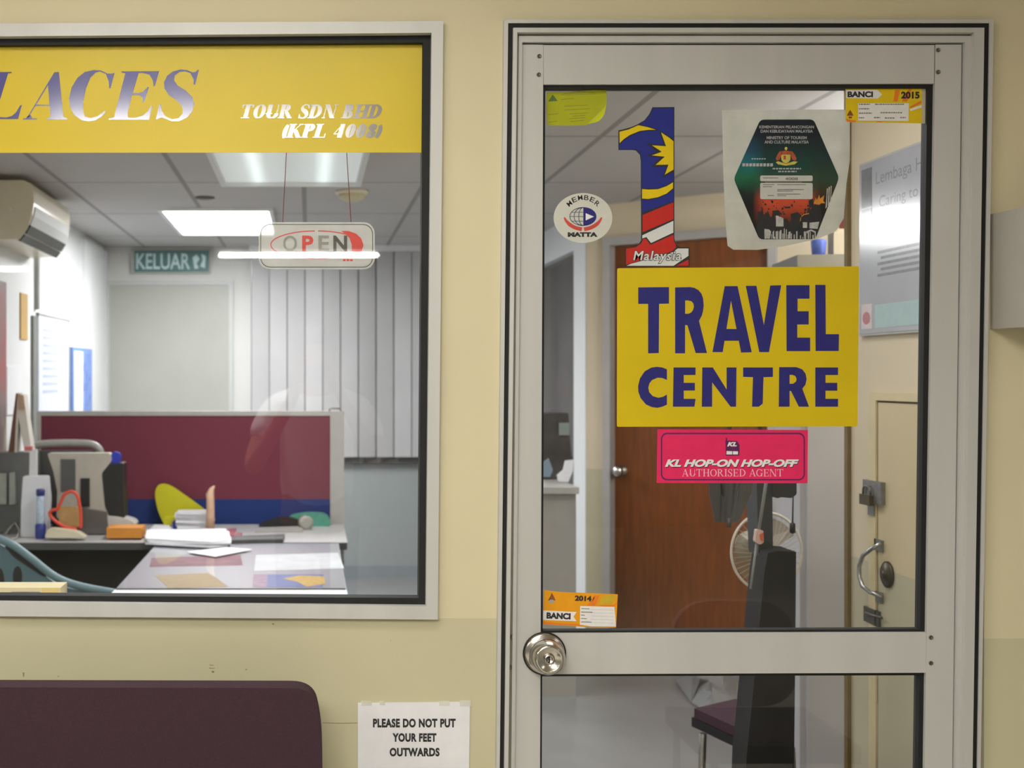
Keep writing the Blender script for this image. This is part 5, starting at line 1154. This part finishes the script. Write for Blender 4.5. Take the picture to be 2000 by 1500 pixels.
mb = MB(); mb.tube([at(1424, 860, Yk - .06), at(1426, 790, Yk - .06), at(1440, 770, Yk - .07), at(1470, 775, Yk - .04), at(1488, 850, Yk - .03)], .006, 8); mb.build('handle', M_dgrey, um)
# pedestal fan
Yn = yd(4.05)
fn = thing('pedestal_fan', at(1496, 1300, Yn)[:2] + (0,), 'round pedestal fan with a pale guard ring behind the covered stand', 'fan')
fc = at(1497, 1078, Yn); R_ = 73 * (D0 + Yn) / F
mb = MB(); mb.tube([fc + Vector((R_ * .94 * math.cos(a), 0, R_ * 1.05 * math.sin(a))) for a in [2 * PI * k / 48 for k in range(48)]], .0045, 8, closed=True); mb.build('guard_ring', mat('guard_white', (214, 206, 192), .4), fn)
mb = MB()
for k in range(40):
    a = 2 * PI * k / 40; mb.tube([fc + Vector((.03 * math.cos(a), -.028, .03 * math.sin(a))), fc + Vector((R_ * .55 * math.cos(a), -.026, R_ * .6 * math.sin(a))), fc + Vector((R_ * .94 * math.cos(a), 0, R_ * 1.05 * math.sin(a)))], .0009, 5, cap=False)
mb.build('guard_wires', mat('wire_pale', (170, 160, 144), .4), fn)
mb = MB()
mb.lathe([(.03, -.02), (.03, .06), (.05, .07), (.05, .16), (0, .17)], fc + Vector((0, 0, 0)), (0, 1, 0), 20); mb.build('motor', mat('motor_pale', (176, 168, 150), .4), fn)
for k in range(3):
    a0 = 2 * PI * k / 3 + .5; pts = []
    for t in range(9):
        a = a0 + 1.6 * t / 8; pts.append(fc + Vector((R_ * .85 * math.cos(a), .0 + .03 * t / 8, R_ * .92 * math.sin(a))))
    inner = [fc + Vector((.035 * math.cos(a0 + 1.2), .03, .035 * math.sin(a0 + 1.2))), fc + Vector((.035 * math.cos(a0), .0, .035 * math.sin(a0)))]
    mb = MB(); mb.prism3(pts + inner, (0, .002, 0)); mb.build('blade', film_mat('fan_blade_clear', (176, 160, 134), .5, .3), fn)
mb = MB(); mb.tube([(fc.x, Yn + .1, .04), (fc.x, Yn + .1, fc.z)], .016); mb.build('pole', M_dgrey, fn)
mb = MB(); mb.lathe([(.17, 0), (.17, .02), (.05, .045), (.02, .05)], (fc.x, Yn + .1, 0), n=28); mb.build('base', M_dgrey, fn)
# purple-seated chair
pc = thing('purple_chair', onz(1420, 1420, .45)[:2] + (0,), 'purple seated chair partly hidden by the black cover', 'chair')
q = [onz(px, py, .45) for px, py in ((1356, 1402), (1436, 1383), (1500, 1400), (1500, 1462), (1440, 1441))]
mb = MB(); mb.prism3(q, (0, 0, .03)); mb.build('seat', M_purp, pc, bevel=.008)
mb = MB(); mb.prism3([v + (v - q[3]) * .04 - Vector((0, 0, .03)) for v in q], (0, 0, .028)); mb.build('seat_rim', M_black, pc)
cx = sum((v for v in q), Vector()) / 5
for dx, dy in ((-.12, .02), (.12, -.14), (.14, .12)):
    mb = MB(); mb.tube([(cx.x + dx, cx.y + dy, 0), (cx.x + dx * .9, cx.y + dy * .9, .42)], .011); mb.build('leg', M_dsteel, pc)
# crumpled plastic wrap on the floor
mb = MB(); rnd = random.Random(3); wr = [(1320, 1330), (1360, 1318), (1440, 1322), (1440, 1378), (1395, 1400), (1350, 1372)]
c0 = onz(1385, 1355, .01); vs = [onz(px, py, .01) for px, py in wr]
for i in range(len(vs)):
    a, b_ = vs[i], vs[(i + 1) % len(vs)]; m1 = (a + c0) / 2 + Vector((0, 0, .05 + rnd.random() * .04)); m2 = (b_ + c0) / 2 + Vector((0, 0, .04 + rnd.random() * .05)); cc = c0 + Vector((0, 0, .06))
    mb.prism3([a, b_, m2], (0, 0, .002)); mb.prism3([a, m2, m1], (0, 0, .002)); mb.prism3([m1, m2, cc], (0, 0, .002))
tag(mb.build('plastic_wrap', film_mat('plastic_film', (176, 178, 178), .5, .15), None), 'crumpled clear plastic wrap on the office floor', 'wrap')

# poster and riser cupboard on the right wall (x = XR)
def rw(px, py, x=XR):
    d = x * F / (px - VX); return Vector((x, d - D0, CZ + (VY - py) * d / F))
def rwbox(mb, y0, y1, z0, z1, t0, t1):
    mb.prism3([(XR - t0, y0, z0), (XR - t0, y1, z0), (XR - t0, y1, z1), (XR - t0, y0, z1)], (t0 - t1, 0, 0)); return mb
pf = thing('framed_notice', (XR, .95, 1.62), 'glossy framed notice on the side wall catching a bright light streak', 'notice')
ya = rw(1686, 0).y; yb_ = .62; za, zb_ = rw(1686, 657).z, rw(1686, 322).z
mb = MB(); rwbox(mb, yb_, ya, za, zb_, .012, 0); mb.build('frame', M_grey, pf)
mb = MB(); rwbox(mb, yb_ + .006, ya - .006, za + .006, zb_ - .006, .0135, .012)
M_gl = mat('notice_glossy', (160, 160, 166), .15, 0, .10, 4, .9); mb.build('sheet', M_gl, pf)
mb = MB(); rwbox(mb, ya - .085, ya - .02, zb_ - .13, zb_ - .02, .0142, .0135); rwbox(mb, ya - .085, ya - .02, zb_ - .20, zb_ - .135, .0142, .0135); mb.build('logo_panel', mat('notice_grey', (110, 112, 116), .12, 0, .15, 30, .9), pf)
mb = MB(); rwbox(mb, yb_ + .01, ya - .105, za + .02, za + .085, .0142, .0135); mb.build('teal_band', mat('notice_teal', (160, 184, 184), .12, 0, .05, 30, .9), pf)
mb = MB(); rwbox(mb, ya - .085, ya - .02, za + .02, za + .09, .0142, .0135); mb.build('seal_panel', mat('notice_pink', (206, 190, 190), .12, 0, .05, 30, .9), pf)
mb = MB(); cz_ = za + .05; cy_ = ya - .052
mb.prism3([(XR - .0146, cy_ + .024 * math.cos(a), cz_ + .018 * math.sin(a)) for a in [2 * PI * k / 20 for k in range(20)]], (.0006, 0, 0)); mb.build('red_seal', mat('seal_red', (170, 90, 96), .3), pf)
def wall_text(s, y_far, z0, hgt, wid, m, parent, x):
    cu = text_polys(s); o = bpy.data.objects.new('tmp', cu); C.objects.link(o); bpy.context.view_layer.update()
    me = bpy.data.meshes.new_from_object(o.evaluated_get(bpy.context.evaluated_depsgraph_get())); bpy.data.objects.remove(o); bpy.data.curves.remove(cu)
    xs = [v.co.x for v in me.vertices]; ys = [v.co.y for v in me.vertices]; mb = MB()
    vs = [mb.bm.verts.new((x, y_far - (v.co.x - min(xs)) / (max(xs) - min(xs)) * wid, z0 + (v.co.y - min(ys)) / (max(ys) - min(ys)) * hgt)) for v in me.vertices]
    for p in me.polygons:
        try: mb.bm.faces.new([vs[i] for i in p.vertices])
        except ValueError: pass
    bpy.data.meshes.remove(me); return mb.build('lettering', m, parent)
M_lt = mat('notice_text', (128, 128, 132), .12, 0, .1, 60, .9)
wall_text('Lembaga Hasil', ya - .11, zb_ - .085, .045, .34, M_lt, pf, XR - .0137)
wall_text('Caring to All', ya - .13, zb_ - .15, .04, .30, M_lt, pf, XR - .0137)
for k in range(5):
    mb = MB(); rwbox(mb, yb_ + .02, ya - .12 - .02 * (k % 2), zb_ - .27 - k * .016, zb_ - .262 - k * .016, .0139, .0135); mb.build('small_print', M_lt, pf)

rd = thing('riser_cupboard', (XR, .7, 0), 'cream built-in service cupboard door with padlock hasp and hoop handle', 'cupboard')
yl0, yl1 = .30, rw(1717, 0).y; yf1 = rw(1703, 0).y; ztop = rw(1703, 766).z; zleaf = rw(1717, 786).z
mb = MB(); rwbox(mb, yl1, yf1, 0, ztop, .010, 0); rwbox(mb, yl0, yl1, zleaf + .006, ztop, .010, 0)
M_rise = mat('riser_frame_cream', (206, 190, 148), .5, 0, .05, 20); mb.build('door_frame', M_rise, rd)
mb = MB(); rwbox(mb, yl0, yl1 - .004, 0.005, zleaf, .005, 0)
M_in2 = two_tone('paint_cupboard_leaf', (204, 188, 150), (184, 176, 148), 0.985); mb.build('leaf', M_in2, rd)
mb = MB(); rwbox(mb, yl0, yl1 - .002, zleaf, zleaf + .006, .004, 0); rwbox(mb, yl1 - .004, yl1, .6, zleaf, .0045, 0); mb.build('gap', mat('gap_brown', (86, 68, 44), .8, 0, .2, 60), rd)  # dark brown strips along the joints of the leaf
# hasp
mb = MB(); a_ = rw(1733, 946); b_ = rw(1697, 978); rwbox(mb, a_.y, b_.y, b_.z, a_.z + .005, .018, .004); a_ = rw(1716, 978); b_ = rw(1704, 1005); rwbox(mb, a_.y, b_.y, b_.z, a_.z, .014, .004); mb.build('hasp', mat('galvanised', (140, 138, 136), .4, .7, .15, 60), rd, bevel=.002)
hp = rw(1688, 985); x_ = XR - .03
pl = thing('padlock', (x_, hp.y, hp.z - .03), 'small brass padlock hanging from the hasp on the side wall', 'padlock')
mb = MB(); y0_, y1_ = rw(1698, 0, x_).y, rw(1678, 0, x_).y; zt_, zb2 = rw(1688, 966, x_).z, rw(1688, 986, x_).z
mb.prism3([(x_, y0_, zb2), (x_, y1_, zb2), (x_, y1_, zt_), (x_, y0_, zt_)], (.014, 0, 0)); mb.build('body', mat('aged_brass', (96, 86, 58), .4, .8, .15, 40), pl, bevel=.003)
mb = MB(); ym, rr = (y0_ + y1_) / 2, (y1_ - y0_) * .36
mb.tube([(x_ + .007, ym + rr, zt_)] + [(x_ + .007, ym + rr * math.cos(a), zt_ + .012 + .012 * math.sin(a)) for a in [PI * k / 8 for k in range(9)]] + [(x_ + .007, ym - rr, zt_)], .003, 8); mb.build('shackle', M_dsteel, pl)
# hoop handle and lock disc
mb = MB(); x_ = XR - .012
hp_ = [rw(px, py, x_) for px, py in ((1722, 1062), (1722, 1074))]
mb.tube([rw(px, py, x_) + Vector((dx, 0, 0)) for px, py, dx in ((1722, 1060, 0), (1716, 1072, -.02), (1705, 1085, -.028), (1699, 1105, -.03), (1699, 1125, -.03), (1704, 1145, -.028), (1714, 1157, -.02), (1724, 1166, 0))], .006, 10); mb.build('handle', mat('handle_steel', (176, 176, 174), .25, .9, .05, 30), rd)
mb = MB(); a_ = rw(1730, 1056); b_ = rw(1714, 1074); rwbox(mb, a_.y, b_.y, b_.z, a_.z, .010, .004); a_ = rw(1729, 1158); b_ = rw(1716, 1174); rwbox(mb, a_.y, b_.y, b_.z, a_.z, .010, .004); mb.build('handle_plate', mat('galvanised_plate', (140, 142, 138), .4, .7, .15, 60), rd)
lk = rw(1735, 1122, XR - .005); mb = MB(); mb.lathe([(.036, 0), (.036, .006), (.030, .010), (.012, .012), (.012, .016), (0, .016)], lk, (-1, 0, 0), 28); mb.build('lock_disc', mat('dark_bronze', (72, 62, 44), .4, .6, .15, 60), rd)
mb = MB(); a_ = rw(1718, 1192); b_ = rw(1696, 1212); rwbox(mb, a_.y, b_.y, b_.z, a_.z, .014, .004); a_ = rw(1724, 1195); b_ = rw(1716, 1222); rwbox(mb, a_.y, b_.y, b_.z, a_.z, .012, .004)
q0, q1 = rw(1690, 1197, XR - .016), rw(1722, 1207, XR - .016); mb.tube([q0, q1], .004, 8); mb.build('bolt', mat('bolt_steel', (100, 100, 92), .4, .8, .2, 60), rd)

# ------------------------------------------------------------------ the photographer in the corridor, seen only as a faint reflection in the panes
pe = thing('person', (0.03, -2.80, 0), 'person in a white shirt holding up a camera, faintly mirrored in the window', 'person')
def skin(name, m, verts, edges, parent, lvl=2):
    me = bpy.data.meshes.new(name); org = ORG[parent]
    me.from_pydata([Vector(v[:3]) - org for v in verts], edges, [])
    o = bpy.data.objects.new('tmp_' + name, me); C.objects.link(o)
    md = o.modifiers.new('skin', 'SKIN')
    for i, v in enumerate(verts):
        r = v[3]; me.skin_vertices[0].data[i].radius = r if isinstance(r, tuple) else (r, r)
    me.skin_vertices[0].data[0].use_root = True
    sb = o.modifiers.new('sub', 'SUBSURF'); sb.levels = lvl; sb.render_levels = lvl
    bpy.context.view_layer.update()
    m2 = bpy.data.meshes.new_from_object(o.evaluated_get(bpy.context.evaluated_depsgraph_get()))
    bpy.data.objects.remove(o); m2.name = name; m2.materials.clear(); m2.materials.append(m)
    for p in m2.polygons: p.use_smooth = True
    q = bpy.data.objects.new(name, m2); C.objects.link(q); q.parent = parent; ORG[q] = org
    return q
cxp, cyp = 0.03, -2.80
M_skin = mat('skin', (176, 122, 92), .5, 0, .05, 30); M_shirt = mat('white_shirt', (226, 224, 232), .8, 0, .04, 30); M_trs = mat('dark_trousers', (52, 54, 66), .8, 0, .1, 40); M_hair = mat('black_hair', (26, 24, 24), .5, 0, .2, 80)
def P_(x, y, z, r): return (cxp + x, cyp + y, z, r)
V_ = [P_(0, 0, .95, (.15, .11)), P_(0, .0, 1.12, (.14, .10)), P_(0, .01, 1.30, (.16, .11)), P_(0, .01, 1.42, (.10, .08)), P_(0, .02, 1.49, .055), P_(0, .04, 1.555, (.07, .085)), P_(0, .045, 1.64, (.075, .09)), P_(0, .04, 1.70, .05)]
E_ = [(i, i + 1) for i in range(7)]
hands = []
for sg in (-1, 1):
    b = len(V_)
    V_ += [P_(.17 * sg, .0, 1.39, .055), P_(.25 * sg, .07, 1.22, .045), P_(.27 * sg, .12, 1.13, .042), P_(.19 * sg, .20, 1.27, .034), P_(.105 * sg, .265, 1.42, .026), P_(.085 * sg, .285, 1.475, (.035, .018))]
    E_ += [(3, b)] + [(b + i, b + i + 1) for i in range(5)]
    for k in range(4):
        f = len(V_); z = 1.50 + .016 * k
        V_ += [P_((.082 - .002 * k) * sg, .296, z, .010), P_((.066 - .002 * k) * sg, .318, z + .006, .009), P_((.040 + .004 * abs(k - 1.5)) * sg, .322, z + .006, .008)]
        E_ += [(b + 5, f), (f, f + 1), (f + 1, f + 2)]
    f = len(V_); V_ += [P_(.066 * sg, .262, 1.482, .011), P_(.048 * sg, .255, 1.50, .010)]; E_ += [(b + 5, f), (f, f + 1)]
    b = len(V_)
    V_ += [P_(.09 * sg, 0, .88, .085), P_(.10 * sg, .01, .48, .055), P_(.105 * sg, -.01, .10, .042), P_(.11 * sg, .09, .04, (.04, .03)), P_(.115 * sg, .16, .03, (.03, .02))]
    E_ += [(0, b)] + [(b + i, b + i + 1) for i in range(4)]
skin('body', M_skin, V_, E_, pe)
S_ = [P_(0, 0, .93, (.18, .135)), P_(0, 0, 1.12, (.165, .125)), P_(0, .01, 1.30, (.18, .13)), P_(0, .01, 1.415, (.12, .09))]; SE = [(0, 1), (1, 2), (2, 3)]
for sg in (-1, 1):
    b = len(S_); S_ += [P_(.18 * sg, 0, 1.385, .07), P_(.245 * sg, .06, 1.24, .064)]; SE += [(3, b), (b, b + 1)]
skin('shirt', M_shirt, S_, SE, pe)
T_ = [P_(0, 0, .96, (.165, .125))]; TE = []
for sg in (-1, 1):
    b = len(T_); T_ += [P_(.09 * sg, 0, .86, .10), P_(.10 * sg, .01, .48, .072), P_(.105 * sg, -.01, .10, .062)]; TE += [(0, b), (b, b + 1), (b + 1, b + 2)]
skin('trousers', M_trs, T_, TE, pe)
mb = MB(); hc = Vector((cxp, cyp + .025, 1.655)); mb.lathe([(.090, -.02), (.093, .01), (.082, .05), (.05, .075), (0, .083)], hc, (0, -.25, 1), 24); mb.build('hair', M_hair, pe)
for sg in (-1, 1):
    mb = MB(); mb.lathe([(.004, -.02), (.011, -.014), (.014, 0), (.010, .016), (.003, .02)], (cxp + .078 * sg, cyp + .03, 1.60), (0, 0, 1), 10); mb.build('ear', M_skin, pe)
mb = MB(); mb.lathe([(0, 0), (.012, .004), (.014, .018), (.006, .045)], (cxp, cyp + .135, 1.565), (0, -.25, 1), 10); mb.build('nose', M_skin, pe)
kb = thing('handheld_camera', (cxp - .03, -2.50, 1.47), 'black camera held up in front of the face of the person', 'camera')
mb = MB(); mb.box(cxp - .052, cxp + .052, -2.542, -2.498, 1.500, 1.562); mb.build('camera_body', M_black, kb, bevel=.006)
mb = MB(); mb.lathe([(.032, 0), (.032, .03), (.029, .035), (.026, .030), (0, .028)], (cxp - .02, -2.498, 1.531), (0, 1, 0), 24); mb.build('lens', M_dgrey, kb)

# chair standing in the corridor, mirrored low in the door glass
cc_ = thing('corridor_chair', (1.36, -1.35, 0), 'corridor chair with a rounded lilac grey back, mirrored low in the door glass', 'chair')
mb = MB(); q = [(1.36 + a, b) for a, b in rpoly([(-.21, .46), (.21, .46), (.19, .80), (-.19, .80)], .13, 8)]
mb.prism3([(a, -1.56, b) for a, b in q], (0, .035, 0)); mb.build('backrest', mat('lilac_grey_fabric', (168, 148, 158), .8, 0, .06, 60), cc_, bevel=.01)
mb = MB(); mb.box(1.14, 1.58, -1.52, -1.10, .41, .46); mb.build('seat', M_purp, cc_, bevel=.015)
for x in (1.17, 1.55):
    for y in (-1.50, -1.13):
        mb = MB(); mb.tube([(x, y, 0), (x, y, .41)], .011); mb.build('leg', M_dsteel, cc_)
